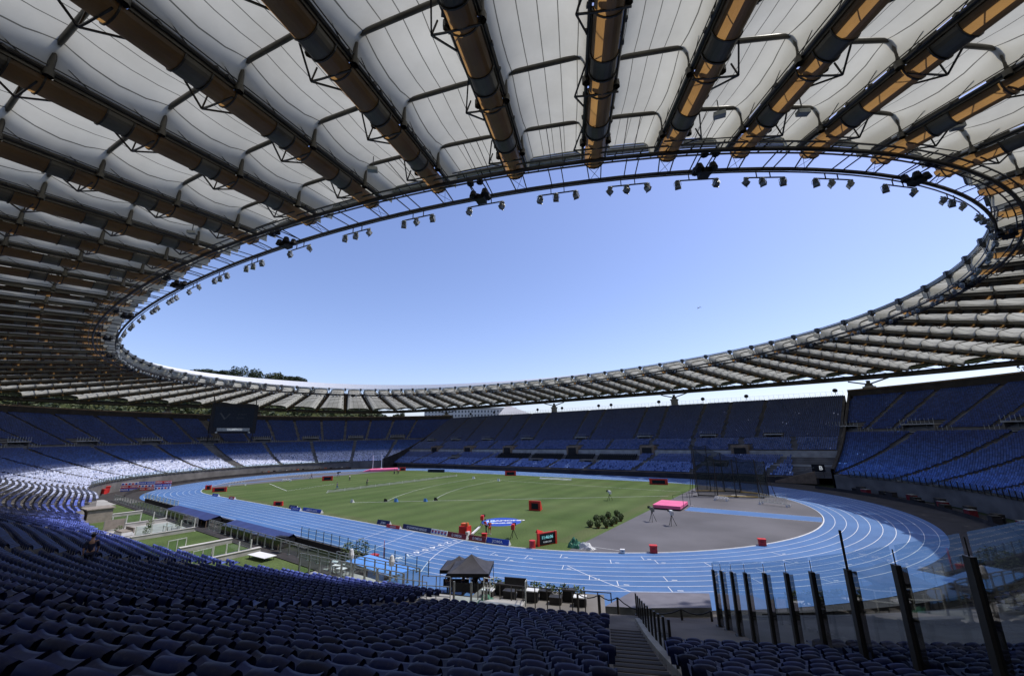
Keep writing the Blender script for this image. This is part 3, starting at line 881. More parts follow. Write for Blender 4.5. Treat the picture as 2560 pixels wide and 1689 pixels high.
for tier, rows, cc in (('A', TA, TB3), ('B', TB, TB1 * 1.1), ('C', TC_, TB1), ('D', TD, TB2)):
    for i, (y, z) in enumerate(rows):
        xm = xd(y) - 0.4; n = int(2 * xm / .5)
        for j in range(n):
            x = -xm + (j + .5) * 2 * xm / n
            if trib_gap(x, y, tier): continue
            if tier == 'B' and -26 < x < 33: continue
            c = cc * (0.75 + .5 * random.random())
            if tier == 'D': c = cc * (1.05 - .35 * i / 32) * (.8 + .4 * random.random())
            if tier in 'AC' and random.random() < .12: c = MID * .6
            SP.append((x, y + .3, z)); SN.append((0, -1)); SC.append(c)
SP = np.array(SP); SN = np.array(SN); SC = np.array(SC)
keep = in_view(SP + np.array((0, 0, .5)))
dist_ = np.linalg.norm(SP - cam_np, axis=1)
keep &= ~((dist_ < 3.6))
# the 300 nearest seats in the picture are things of their own
idx = np.where(keep)[0]
order = idx[np.argsort(dist_[idx])]
tight = in_view(SP + np.array((0, 0, .6)), 0.0)
near300 = [i for i in order if tight[i]][:300]
nset = np.zeros(len(SP), bool); nset[near300] = True
Vt, Qt = TPL[0]
ns_ = len(Qt) - 4
bk = fast_mesh('backrest', Vt[:7 * 9], Qt[:6 * 8], ['seat_near'], smooth=True)
pn = fast_mesh('seat_pan', Vt[7 * 8:-8], Qt[6 * 8:ns_] - 7 * 8, ['seat_near'], smooth=True)
lg = fast_mesh('pedestal', Vt[-8:], Qt[-4:] - (len(Vt) - 8), ['steel_dark'])
root = None
for i in near300:
    r = bpy.data.objects.new('stadium_seat', None); col.objects.link(r); r.empty_display_size = .1
    r.location = SP[i]; r.rotation_euler = (0, 0, math.atan2(SN[i][1], SN[i][0]) + random.uniform(-.02, .02))
    tag(r, 'navy plastic bucket seat in the shaded rows nearest to the viewer', 'seat', 'navy seats of the nearest rows')
    for nm, me in (('backrest', bk), ('seat_pan', pn), ('pedestal', lg)):
        o = bpy.data.objects.new(nm, me); col.objects.link(o); o.parent = r
print('seats total', keep.sum())
Vs = []; Qs = []; Cs = []; off = 0
def bake(sel, lod):
    global off
    V, Q = TPL[lod]; n = len(sel)
    if n == 0: return
    P = SP[sel]; D = SN[sel]; D = D / np.linalg.norm(D, axis=1)[:, None]
    jit = RNG.normal(0, .02, n); c = D[:, 0] - D[:, 1] * jit; s = D[:, 1] + D[:, 0] * jit
    X = V[None, :, 0] * c[:, None] - V[None, :, 1] * s[:, None] + P[:, 0:1]
    Y = V[None, :, 0] * s[:, None] + V[None, :, 1] * c[:, None] + P[:, 1:2]
    Z = V[None, :, 2] + P[:, 2:3]
    W = np.stack([X, Y, Z], -1).reshape(-1, 3)
    q = (Q[None] + (np.arange(n) * len(V))[:, None, None]).reshape(-1, 4) + off
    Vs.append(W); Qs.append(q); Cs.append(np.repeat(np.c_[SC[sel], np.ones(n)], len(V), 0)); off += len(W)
rest = keep & ~nset
bake(np.where(rest & (dist_ < 17))[0], 0)
bake(np.where(rest & (dist_ >= 17) & (dist_ < 60))[0], 1)
bake(np.where(rest & (dist_ >= 60))[0], 2)
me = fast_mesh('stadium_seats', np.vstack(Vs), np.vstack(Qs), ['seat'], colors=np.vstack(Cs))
so = bpy.data.objects.new('stadium_seats', me); col.objects.link(so)
tag(so, 'thousands of blue plastic seats filling the tiers round the whole arena', 'seating', kind='stuff')
print('seat quads', len(me.polygons))
# dark press seats in the middle tier of the tribune
for i, (y, z) in enumerate(TB[1:4]):
    pass
mb = MB()
for x0, x1 in ((-25, -10), (-8.5, 4.5), (6, 17), (18.5, 32)):
    n = int((x1 - x0) / .75)
    for r_ in range(3):
        y, z = TB[r_ + 1]
        for j in range(n):
            x = x0 + (j + .5) * (x1 - x0) / n; mb.box((x, y + .35, z + .55), (.56, .14, .75)); 
    mb.box(((x0 + x1) / 2, 56.0, 4.6), (x1 - x0, .1, .5))
ob = mb.build('black_tribune_seats', 'black')
tag(ob, 'rows of black padded seats in the middle tier of the far tribune', 'seating', kind='stuff')

# ------------------------------------------------------------------ roof
def ring_pt(t, a, b, z, tl=0.8):
    s = 1 - .0188 * math.cos(4 * t)
    return Vector((a * math.cos(t) * s, b * math.sin(t) * s, z + tl * math.cos(t) ** 2))
QT = [2.9, 8.5, 14.3, 20.2, 25.9, 31.2, 36.2, 40.5, 44.6, 48.2, 52.2, 56.7, 61.3, 65.8, 70.0, 74.0, 77.9, 81.8, 85.8]
TT = QT + [90.0] + [180 - q_ for q_ in QT[::-1]]
TT = TT + [-t for t in QT] + [-90.0] + [-(180 - q_) for q_ in QT[::-1]]
NEAR_FIX = {-65.8: -65.2, -61.3: -61.0, -56.7: -57.1, -52.2: -53.1, -48.2: -49.3, -44.6: -45.8, -40.5: -42.2, -36.2: -38.4, -31.2: -33.8, -25.9: -28.3, -20.2: -22.1, -14.3: -15.7, -8.5: -9.3, -2.9: -3.1}
TT = sorted(set(NEAR_FIX.get(t, t) for t in TT))
NR = len(TT)
print('ribs', NR)
def rib_frame(tdeg):
    t = math.radians(tdeg)
    p = ring_pt(t, 104.2, 67.0, 32.0)
    d = ring_pt(t + .01, 104.2, 67, 32) - ring_pt(t - .01, 104.2, 67, 32)
    n = Vector((d.y, -d.x, 0)).normalized()
    lo, hi = 20.0, 80.0
    for _ in range(30):                  # out to the oval of the compression girder
        m_ = (lo + hi) / 2
        if (abs(p.x + n.x * m_) / 158) ** 3.4 + (abs(p.y + n.y * m_) / 103) ** 3.4 > 1: hi = m_
        else: lo = m_
    return p, n, lo
FR = [rib_frame(t) for t in TT]
def SLZ(s, w): return -0.068 * s + 0.008 / w * s * s
H_TOP = 2.35
roof = thing('stadium_roof', 'white membrane roof on dark cable ribs ringing an oval opening to the sky', 'roof')
def rib_pt(k, s, lat, h):
    p, n, w = FR[k % NR]
    l = Vector((-n.y, n.x, 0))
    return Vector((p.x + n.x * s + l.x * lat, p.y + n.y * s + l.y * lat, p.z + SLZ(s, w) + h))
def nfr(k): return max(6, int(round((FR[k % NR][2] - 1) / 5.2)))
def near_rank(k):
    p = FR[k % NR][0]; return math.hypot(p.x - CX, p.y - CY)
rank = sorted(range(NR), key=near_rank)
arch_budget = 290
bay_members = {}
for k in range(NR):
    p, n, w = FR[k]
    near = near_rank(k) < 75
    nf = nfr(k)
    st = (w - 1.0) / nf
    # trough
    mb = MB(); nseg = 10 if near else 6
    rad = 0.72 if near else 0.5
    sk0, sk1 = (.76, 1.3) if near else (.5, .98)
    ss = [-1.6]
    for i in range(nf): ss += [1.0 + st * i + .25 * st, 1.0 + st * i + .5 * st, 1.0 + st * i + st]
    ss[-1] = w
    ring_prev = None; sg = []
    for s in ss:
        taper = 0.55 if s < -1 else 1.0
        sg.append([rib_pt(k, s, -math.cos(math.pi * j / nseg) * rad * taper, rad - math.sin(math.pi * j / nseg) * rad * taper) for j in range(nseg + 1)])
    sg.insert(1, [rib_pt(k, -1.0, -math.cos(math.pi * j / nseg) * rad, rad - math.sin(math.pi * j / nseg) * rad) for j in range(nseg + 1)]); ss.insert(1, -1.0)
    for i in range(len(sg) - 1):
        collar = (i - 1) % 3 == 1 and i > 0
        vs = sg[i] + sg[i + 1]; m_ = nseg + 1
        mb.add(vs, [(j, j + 1, m_ + j + 1, m_ + j) for j in range(nseg)], 1 if collar else 0)
    mb.add(sg[0], [tuple(range(nseg + 1))], 0)
    for i in range(int(w / 1.3)):            # side skirts added to stop sun leaks, some lowered for bright slits
        s0, s1 = -1.0 + i * (w + 1) / int(w / 1.3), -1.0 + (i + 1) * (w + 1) / int(w / 1.3)
        for lat in (-.80, .80):
            if lat < 0 and (i * 7 + k) % 5 < 2 and near_rank(k) < 90: mb.quad(rib_pt(k, s0, lat, sk0), rib_pt(k, s1, lat, sk0), rib_pt(k, s1, lat, sk1 - .22), rib_pt(k, s0, lat, sk1 - .22), 1)
            else: mb.quad(rib_pt(k, s0, lat, sk0), rib_pt(k, s1, lat, sk0), rib_pt(k, s1, lat, sk1), rib_pt(k, s0, lat, sk1), 1)
    for i in range(nf):          # plates added to cut the sun in the gutter, full width on far ribs
        s0, s1 = 1.0 + st * i, 1.0 + st * (i + 1) - .35
        x0 = (.30 if TT[k] > -52 and TT[k] < -15 else -.05) if near else -.78
        if near: mb.quad(rib_pt(k, s0, -.78, 1.02), rib_pt(k, s1 + .2, -.78, 1.02), rib_pt(k, s1 + .2, x0 - .52, 1.0), rib_pt(k, s0, x0 - .52, 1.0), 1)
        mb.quad(rib_pt(k, s0, x0, 1.0), rib_pt(k, s1, x0, 1.0), rib_pt(k, s1, .78, 1.02), rib_pt(k, s0, .78, 1.02), 1)
    rib = mb.build('roof_rib', ['trough', 'steel_rib'], roof, smooth=False)
    # hoops
    hb = MB()
    for i, s in enumerate(ss):
        if i == 0: continue
        if not near and i % 3 == 0: continue
        pts = [rib_pt(k, s, -math.cos(math.pi * j / 8) * (rad + .04), rad - math.sin(math.pi * j / 8) * (rad + .04)) for j in range(9)]
        hb.path(pts, .055 if near else .07, 4)
    hb.build('hoop', 'steel_dark', rib)
    # chords, lattice and brackets
    cb = MB(); nn = 5 if near else 4
    for lat in (-.88, .88):
        cb.bar(rib_pt(k, -1.0, lat, .95), rib_pt(k, w, lat, .95), .10, nn)
        cb.bar(rib_pt(k, -1.0, lat * 1.05, 1.25), rib_pt(k, w, lat * 1.05, 1.25), .035, 4)
    cb.bar(rib_pt(k, -1.5, 0, 2.4), rib_pt(k, w, 0, 1.9), .07, 4)
    if near:
        nb = int(w / 1.3)
        for j in range(nb):
            s0 = j * w / nb; s1 = (j + 1) * w / nb; a, b = (.93, -.93) if j % 2 else (-.93, .93)
            cb.bar(rib_pt(k, s0, a, .98), rib_pt(k, s1, b, .98), .035, 4)
            for lat in (-.9, .9): cb.bar(rib_pt(k, s0, lat, .95), rib_pt(k, s1, lat * .95, 1.75 if j % 2 else .95), .028, 4)
            for lat in (-.93, .93):
                if random.random() < .5: cb.box(tuple(rib_pt(k, s0 + random.random(), lat, 1.05)), (.22, .22, .18), random.random())
    cb.build('chord', 'steel_dark', rib)
    bb = MB()
    sd = 1 if TT[k] > -49 else -1
    for i in range(nf):
        s = 1.0 + st * i
        if near or i % 2 == 0:
            bb.bar(rib_pt(k, s + .3, -.95, .05), rib_pt(k, s + .3, .95, .05), .06, 4)
            v = rib_pt(k, s + .3, 1.6 * sd, .1)
            bb.bar(rib_pt(k, s + .3, .95 * sd, .05), v, .06, 4); bb.bar(v, rib_pt(k, s + .3, 1.3 * sd, .95), .05, 4)
            bb.bar(v, rib_pt(k, s + 1.9, .95 * sd, .8), .06, 4); bb.bar(v, rib_pt(k, s - 1.6, .95 * sd, 1.0), .06, 4)
    bb.build('bracket', 'steel_dark', rib)
# membranes and arches
def arch_pts(k, s_a, s_b, h, n=9, sag=0.0):
    """points of the barrel section between rib k and k+1"""
    A = rib_pt(k, s_a, .80, 1.25 if near_rank(k) < 75 else .92); B = rib_pt(k + 1, s_b, -.80, 1.25 if near_rank((k + 1) % NR) < 75 else .92)
    out = []
    us = [0, 0.002, .014, .05, .3, .5, .7, .95, .986, .998, 1]
    hs = [0, .72, .93, .99, 1.0, 1.0, 1.0, .99, .93, .72, 0]
    if sag > 0:          # membrane section: rounded shoulders, rounder away from the arches
        us = [0, 0.02, .06, .13, .26, .5, .74, .87, .94, .98, 1]
        r_ = [0, .16, .40, .66, .90, 1.0, .90, .66, .40, .16, 0]
        q_ = [0, .62, .90, .985, 1.0, 1.0, 1.0, .985, .90, .62, 0]
        hs = [a_ * sag + b_ * (1 - sag) for a_, b_ in zip(r_, q_)]
    for u, hh in zip(us, hs):
        P = A.lerp(B, u); P.z += (h) * hh; out.append(P)
    return out
US = [0, 0.02, .06, .13, .26, .5, .74, .87, .94, .98, 1]
arch_objs = []
for k in range(NR):
    w0, w1 = FR[k][2], FR[(k + 1) % NR][2]
    near = near_rank(k) < 75
    nf = nfr(k)
    sub = 4
    V = []; UV = []
    S = []
    S.append((-0.95, 1.0))      # inner lip
    for i in range(nf):
        for j in range(sub):
            S.append((1.0 / 1.0 + (i + j / sub) * 1.0, None))
    rows = []
    # position along: frame index f from 0..nf, f=0 at s=1
    lip = -(.50 + .34 * math.sin(math.radians(TT[k])) ** 2)
    fs = [lip, lip * .5] + [i + j / sub for i in range(nf) for j in range(sub)] + [nf]
    for f in fs:
        sa = 1.0 + f * (5.0 if f < 0 else (w0 - 1.0) / nf); sb = 1.0 + f * (5.0 if f < 0 else (w1 - 1.0) / nf)
        fr = f - math.floor(f); dip = 1 - .13 * math.sin(math.pi * fr) if f > 0 else 1
        h = (H_TOP - .65) * dip
        if f == nf: h = H_TOP - .6
        pts = arch_pts(k, sa, sb, h, sag=max(.02, .15 + .75 * math.sin(math.pi * fr)) if f > 0 else .15)
        bow = math.sin(math.pi * fr) if f > 0 else 0
        for idx_, P in enumerate(pts):
            V.append(tuple(P)); UV.append((US[idx_] * 5.0, f))
    n = len(US)
    Q = [(r_ * n + c, r_ * n + c + 1, (r_ + 1) * n + c + 1, (r_ + 1) * n + c) for r_ in range(len(fs) - 1) for c in range(n - 1)]
    me = fast_mesh('membrane_bay', np.array(V), np.array(Q), ['membrane'], smooth=True, uv=np.array(UV))
    bay = bpy.data.objects.new('membrane_bay', me); col.objects.link(bay); bay.parent = roof
    bay_members[k] = (bay, nf, w0, w1)
cnt = 0
rest_arch = MB()
for k in rank:
    bay, nf, w0, w1 = bay_members[k]
    for i in range(nf + 1):
        sa = 1.0 + i * (w0 - 1.0) / nf; sb = 1.0 + i * (w1 - 1.0) / nf
        pts = arch_pts(k, sa, sb, H_TOP - .80)
        pts[0] = rib_pt(k, sa, .9, .95); pts[-1] = rib_pt(k + 1, sb, -.9, .95)
        sim = [pts[0], pts[1], pts[2], pts[3], pts[7], pts[8], pts[9], pts[10]]
        if cnt < arch_budget:
            mb = MB(); mb.path(sim, .16, 7)
            for e in (0, -1):
                q_ = sim[e]; mb.path([q_ + Vector((0, 0, -.25)), q_ + Vector((0, 0, .15))], .24, 7)
            mb.build('arch_tube', 'steel_rib', bay, smooth=True); cnt += 1
        else: rest_arch.path(sim, .16, 4)
ob = rest_arch.build('arch_tubes', 'steel_rib', roof); ob['kind'] = 'stuff'
# rings
def ring_path(a, b, z, n=240, tl=.8): return [ring_pt(2 * math.pi * i / n, a, b, z, tl) for i in range(n)]
mb = MB()
mb.path(ring_path(104.26, 66.99, 32.0), .17, 6, closed=True)
mb.path(ring_path(103.7, 66.4, 32.1), .07, 4, closed=True); mb.path(ring_path(104.9, 67.6, 32.1), .07, 4, closed=True)
for i in range(312):
    t = 2 * math.pi * i / 312
    mb.bar(ring_pt(t, 103.7, 66.4, 32.1), ring_pt(t, 104.9, 67.6, 32.1), .05, 4)
mb.build('outer_catwalk_ring', 'steel_dark', roof)
mb = MB()
mb.path(ring_path(102.4, 63.63, 32.34, tl=.66), .16, 6, closed=True)
mb.path(ring_path(101.9, 63.2, 32.42, tl=.66), .06, 4, closed=True)
mb.build('lighting_ring', 'steel_dark', roof)
mb = MB()
for da, dz in ((0, 0), (.22, 0), (.44, 0), (0, .24), (.22, .24), (.44, .24), (.1, .5), (.34, .5)):
    mb.path(ring_path(102.5 + da, 63.7 + da, 34.5 + dz, n=156, tl=.66), .065, 4, closed=True)
mb.build('tension_cable', 'steel_grey', roof)
mb = MB(); st_ = MB()
for k in range(NR):
    t = math.radians(TT[k])
    c = ring_pt(t, 102.7, 63.9, 34.7, .66); n = FR[k][1]; l = Vector((-n.y, n.x, 0)); rz = math.atan2(n.y, n.x)
    mb.box(tuple(c), (.95, .7, .9), rz); mb.ball(tuple(c + Vector((0, 0, -.45))), .38, 6, 4)
    low = ring_pt(t, 102.4, 63.63, 32.34, .66)
    for sgn in (-.45, .45):
        st_.bar(low + l * sgn, rib_pt(k, -1.2, sgn * 1.2, .3), .055, 4)
    st_.bar(low + l * .45, rib_pt(k, -1.2, -.5, .3), .02, 3); st_.bar(low - l * .45, rib_pt(k, -1.2, .5, .3), .02, 3)
    st_.bar(c, rib_pt(k, .6, 0, 2.3), .09, 4); st_.bar(c, rib_pt(k, -1.4, 0, .6), .07, 4)
    p2 = FR[(k + 1) % NR][0]
    for u in (.42, .58):
        tn = math.radians(TT[(k + 1) % NR] if TT[(k + 1) % NR] > TT[k] else TT[(k + 1) % NR] + 360); tm = t + (tn - t) * u
        st_.bar(ring_pt(tm, 102.4, 63.63, 32.34, .66), ring_pt(tm, 104.2, 67, 32.1), .05, 4)
        st_.bar(ring_pt(tm, 102.5, 63.7, 34.4, .66), ring_pt(tm, 105, 68, 34.6), .035, 3)
mb.build('cable_node', 'steel_dark', roof); st_.build('hanger', 'steel_dark', roof)
# upstand membrane strip above the far end of the ring
mb = MB(); n = 120
vs = []
for i in range(n + 1):
    td = 82 + (238 - 82) * i / n; t = math.radians(td); h = .5 + 2.0 * max(0, math.sin(math.pi * (td - 82) / 156)) ** 1.3
    vs.append(tuple(ring_pt(t, 103.4, 64.7, 35.0, .66))); vs.append(tuple(ring_pt(t, 104.6, 65.9, 35.0 + h, .66)))
mb.add(vs, [(2 * i, 2 * i + 2, 2 * i + 3, 2 * i + 1) for i in range(n)])
mb.build('upstand_strip', 'cloth_white', roof)
# outer compression ring: triangular lattice girder
mb = MB()
for k in range(NR):
    k2 = (k + 1) % NR
    w0, w1 = FR[k][2], FR[k2][2]
    def cp(kk, ww, j): return [rib_pt(kk, ww + .3, 0, 2.4), rib_pt(kk, ww + .6, 0, -.3), rib_pt(kk, ww + 4.6, 0, 1.0)][j]
    for j, r_ in ((0, .4), (1, .5), (2, .42)): mb.bar(cp(k, w0, j), cp(k2, w1, j), r_, 6)
    for j in range(3):
        mb.bar(cp(k, w0, j), cp(k, w0, (j + 1) % 3), .16, 4)
        mid = (cp(k, w0, j) + cp(k2, w1, j)) / 2
        mb.bar(cp(k, w0, (j + 1) % 3), mid, .1, 4); mb.bar(mid, cp(k2, w1, (j + 1) % 3), .1, 4)
mb.build('compression_girder', 'steel_dark', roof)
mb = MB()
for k in range(NR):
    k2 = (k + 1) % NR; w0, w1 = FR[k][2], FR[k2][2]
    a, b, c, d = rib_pt(k, w0 + .4, 0, 2.6), rib_pt(k2, w1 + .4, 0, 2.6), rib_pt(k2, w1 + 5.2, 0, 1.7), rib_pt(k, w0 + 5.2, 0, 1.7)
    m1 = (a + b) / 2 + Vector((0, 0, .8)); m2 = (c + d) / 2 + Vector((0, 0, .8))
    mb.add([a, m1, b, c, m2, d], [(0, 1, 4, 5), (1, 2, 3, 4)])
mb.build('outer_membrane_strip', 'cloth_white', roof)
# columns carrying the roof from outside the rim
def col_az(k): q_ = rib_pt(k, FR[k][2] + 1.5, 0, 0); return math.degrees(math.atan2(q_.y - CY, q_.x - CX)) % 360
for az, w_ in [(min((k for k in range(NR) if math.hypot(FR[k][0].x - CX, FR[k][0].y - CY) > 60), key=lambda k: abs(col_az(k) - a_)), 0) for a_ in (66, 85.4, 103.5, 121, 135.2, 146.5, 157, 168, 178)]:
    p, n, w = FR[az]
    top = rib_pt(az, w + 1.5, 0, -.6)
    if abs(math.degrees(math.atan2(p.y, p.x))) > 400: continue
    c = thing('roof_column', 'massive concrete column with steel saddle rising behind the rim to carry the roof girder', 'column', (top.x, top.y, -.3), 0, 'roof columns behind the rim')
    mb = MB(); mb.lathe((0, 0, 0), [(1.7, 0), (1.5, 10), (1.45, top.z - 2.6), (1.75, top.z - 2.4), (1.75, top.z - 2.0), (0.05, top.z - 1.99)], 14); mb.build('shaft', 'concrete_light', c, True)
    mb = MB(); mb.lathe((0, 0, top.z - 2.0), [(1.2, 0), (.9, .8), (.5, 1.2), (.6, 1.9), (0.02, 2.0)], 10)
    for sgn in (-1, 1):
        l = Vector((-n.y, n.x, 0)) * sgn
        mb.bar((0, 0, top.z - 1.3), (l.x * 5.5, l.y * 5.5, top.z + .2), .22, 6)
    mb.build('saddle', 'steel_rib', c)
# ------------------------------------------------------------------ lights and loudspeakers hung from the rings
def make_floodlight():
    r = thing('floodlight', 'grey floodlight hanging from the lighting ring under the roof edge', 'floodlight', group='floodlights hung from the lighting ring')
    mb = MB()
    mb.box((0, 0, -.62), (.62, .42, .5), 0, rx=.5); mb.box((0, -.2, -.78), (.72, .06, .6), 0, rx=.5)
    for i in range(4): mb.box((-.24 + .16 * i, .24, -.52), (.04, .2, .4), 0, rx=.5)
    mb.build('housing', 'steel_grey', r)
    mb = MB(); mb.box((0, -.245, -.81), (.6, .02, .5), 0, rx=.5); mb.build('lens', 'window', r)
    mb = MB(); mb.path([(-.4, 0, -.6), (-.4, 0, -.18), (.4, 0, -.18), (.4, 0, -.6)], .035, 4); mb.bar((0, 0, -.18), (0, 0, .1), .05, 5); mb.lathe((0, .1, -.2), [(.02, .12), (.3, .1), (.32, -.02), (.02, -.04)], 8)
    mb.build('bracket', 'steel_pale', r)
    return r
fl0 = make_floodlight()
bar0 = thing('lighting_bar', 'dark tubular bar slung below the lighting ring between two drop stems', 'light bar', group='lighting bars below the ring')
mb = MB(); mb.bar((-1.6, 0, 0), (1.6, 0, 0), .06, 5, cap=True); mb.build('rail', 'steel_dark', bar0)
for sx in (-.55, .55):
    mb = MB(); mb.bar((sx, 0, 0), (sx, 0, .55), .045, 4); mb.build('stem', 'steel_dark', bar0)
first = True
for k in range(NR):
    t0 = math.radians(TT[k]); t1 = math.radians(TT[(k + 1) % NR] if TT[(k + 1) % NR] > TT[k] else TT[(k + 1) % NR] + 360)
    tm = t0 + (t1 - t0) * .5
    p = ring_pt(tm, 102.0, 63.2, 31.85, .66); n = FR[k][1]; rz = math.atan2(n.y, n.x) + math.pi / 2
    near = near_rank(k) < 75
    if first: b = bar0; b.location = p; b.rotation_euler = (0, 0, rz)
    else: b = copy_tree(bar0, p, rz)
    l = Vector((-n.y, n.x, 0))
    for sgn in ((-1, -.1, 1) if (k * 5) % 3 else (-1, 1)):
        q_ = p + l * (1.5 * sgn) + Vector((0, 0, -.02)); ra = rz + random.choice((-.9, -.4, .2, .6, 1.0)) + math.pi
        if first: fl0.location = q_; fl0.rotation_euler = (0, 0, ra); first = False
        else: copy_tree(fl0, q_, ra, scale=(.66, .66, .72))
sp0 = None
for k in range(0, NR, 3):
    t0 = math.radians(TT[k]); t1 = math.radians(TT[(k + 1) % NR] if TT[(k + 1) % NR] > TT[k] else TT[(k + 1) % NR] + 360)
    tm = t0 + (t1 - t0) * .5; p = ring_pt(tm, 103.3, 65.2, 32.1); n = FR[k][1]; rz = math.atan2(n.y, n.x)
    if sp0 is None:
        sp0 = thing('loudspeaker_cluster', 'cluster of black loudspeakers slung between the two roof rings', 'loudspeaker', p, rz, 'loudspeaker clusters between the roof rings')
        for i, (dx, dy, dz, r_) in enumerate(((-.7, -.45, -.2, .34), (-.7, .45, -.25, .34), (.1, -.5, -.45, .36), (.1, .5, -.4, .36), (1.0, -.4, .1, .3), (1.0, .4, .1, .3))):
            mb = MB(); mb.lathe((dx, dy, dz), [(.05, .3), (r_ * .6, .22), (r_, -.25), (r_ * .9, -.3), (.05, -.2)], 8); mb.build('horn', 'black', sp0)
        mb = MB()
        for sy in (-.75, .75): mb.bar((-1.4, sy, .1), (1.9, sy, .35), .05, 4)
        mb.bar((1.9, -1.6, .5), (1.9, 1.6, .5), .04, 4); mb.bar((-1.2, -.8, .1), (-1.2, .8, .1), .04, 4); mb.box((-.3, 0, -.75), (.9, .8, .4))
        mb.build('frame', 'black', sp0)
    else: copy_tree(sp0, p, rz)
for k, off_ in ((0, 1), (73, 1), (60, 1), (64, 1), (68, 1), (71, 1)):
    pass
cl0 = None
for td in (-33, -42.5, -47, -60.5, -72, -84, -22):
    k = min(range(NR), key=lambda i: abs(TT[i] - td)); p = rib_pt(k, 2.2, 2.6, 1.2); rz = random.random()
    if cl0 is None:
        cl0 = thing('camera_box', 'small grey camera box fixed under the roof membrane near the inner ring', 'camera', p, rz, 'small boxes under the roof edge')
        mb = MB(); mb.box((0, 0, 0), (.75, .45, .3)); mb.build('case', 'steel_grey', cl0)
        mb = MB(); mb.bar((0, 0, .1), (0, 0, 1.2), .04, 4); mb.build('stem', 'steel_dark', cl0)
    else: copy_tree(cl0, p, rz)

# ------------------------------------------------------------------ things on the pitch
def aboard(x0, y0, x1, y1, h, m, text, label, tm='white', size=None, back=None, sx=1.0, face=None, deco=None, cat='advertising board', z=0.02):
    """leaning board from (x0,y0) to (x1,y1), its printed face turned to the near side of the track"""
    a = Vector((x0, y0, 0)); b = Vector((x1, y1, 0)); d = (b - a); L = d.length; d.normalize(); n = Vector((d.y, -d.x, 0))
    c = (a + b) / 2
    t = thing('advertising_board', label, cat, (c.x, c.y, z), math.atan2(d.y, d.x))
    lean = .28 * h
    mb = MB(); mb.add([(-L / 2, 0, .02), (L / 2, 0, .02), (L / 2, lean, h), (-L / 2, lean, h), (-L / 2, .05, .02), (L / 2, .05, .02), (L / 2, lean + .05, h), (-L / 2, lean + .05, h)],
                      [(0, 1, 2, 3), (5, 4, 7, 6), (0, 3, 7, 4), (1, 5, 6, 2), (3, 2, 6, 7), (0, 4, 5, 1)])
    mb.build('panel', m, t)
    mb = MB()
    for sx_ in (-L / 2 + .02, L / 2 - .02):
        mb.add([(sx_, 0.0, .01), (sx_, lean + .45, .01), (sx_, lean + .06, h), (sx_ + .02, 0.0, .01), (sx_ + .02, lean + .45, .01), (sx_ + .02, lean + .06, h)], [(0, 1, 2), (5, 4, 3), (0, 3, 4, 1), (1, 4, 5, 2), (2, 5, 3, 0)])
    mb.build('prop', 'cloth_white', t)
    ny_ = Vector((0, lean, h)).normalized()
    if text:
        text_part(text, size or h * .62, tm, t, frame((0, lean * .5 - .012, h * .5), (1, 0, 0), ny_), depth=.003, bold=.006, sx=sx)
    if deco:
        mb = MB()
        for i in range(deco[0]):
            xx = -L / 2 + L * (i + .5) / deco[0]
            for (u0, u1, mi) in ((.22, .5, 0), (.5, .78, 1)):
                mb.add([(xx - h * .26, lean * u0 - .012, h * u0), (xx + h * .26, lean * u0 - .012, h * u0), (xx + h * .26, lean * u1 - .012, h * u1), (xx - h * .26, lean * u1 - .012, h * u1)], [(0, 1, 2, 3)], mi)
        mb.build('emblem', deco[1], t)
    return t
aboard(30.2, -36.25, 35.9, -36.2, .62, 'navy', '\u25C7 DIAMOND LEAGUE', 'long navy board with white league lettering beside the finish straight', sx=1.05)
aboard(35.95, -36.2, 38.95, -36.25, .6, 'white', None, 'white board with a row of small blue and red emblems beside the kerb', deco=(5, ['royal', 'red']))
aboard(39.1, -36.3, 42.4, -36.35, .62, 'red_dark', '\u03A9 OMEGA', 'dark red board with white lettering just before the finish line', sx=1.0)
aboard(42.7, -36.2, 45.35, -36.1, .62, 'red_dark', '\u03A9 OMEGA', 'dark red board with white lettering just past the finish line', sx=.85)
aboard(45.4, -36.0, 48.6, -35.8, .62, 'royal', 'JOMA', 'royal blue board with bold white word at the start of the bend', sx=1.5)
aboard(24.4, -36.35, 27.1, -36.2, .66, 'navy', 'JOMA', 'short navy board with white word standing apart left of the finish boards')
aboard(27.4, -36.9, 30.2, -36.8, .42, 'red', 'DIAMOND', 'low faded red and white board lying at the kerb', tm='cloth_white')
aboard(2.4, -36.3, 8.0, -36.0, .6, 'royal', 'CAMPANIA  LEAGUE'.replace('CAMPANIA', 'DIAMOND'), 'long blue board at the kerb with two white words', sx=.95)
aboard(-.4, -37.0, 2.3, -36.8, .6, 'royal', 'DIAMOND', 'front one of two short blue boards overlapping at the kerb')
aboard(-2.9, -36.2, -.5, -36.0, .6, 'navy', 'LEAGUE', 'rear one of two short blue boards overlapping at the kerb')
aboard(-28.8, -37.0, -26.3, -36.9, .55, 'red', 'OMEGA', 'small red board at the kerb nearer of two on the far straight', size=.4)
aboard(-38.6, -37.0, -35.6, -36.9, .55, 'royal', 'LEAGUE', 'small blue board at the kerb farther of two on the far straight', size=.4)

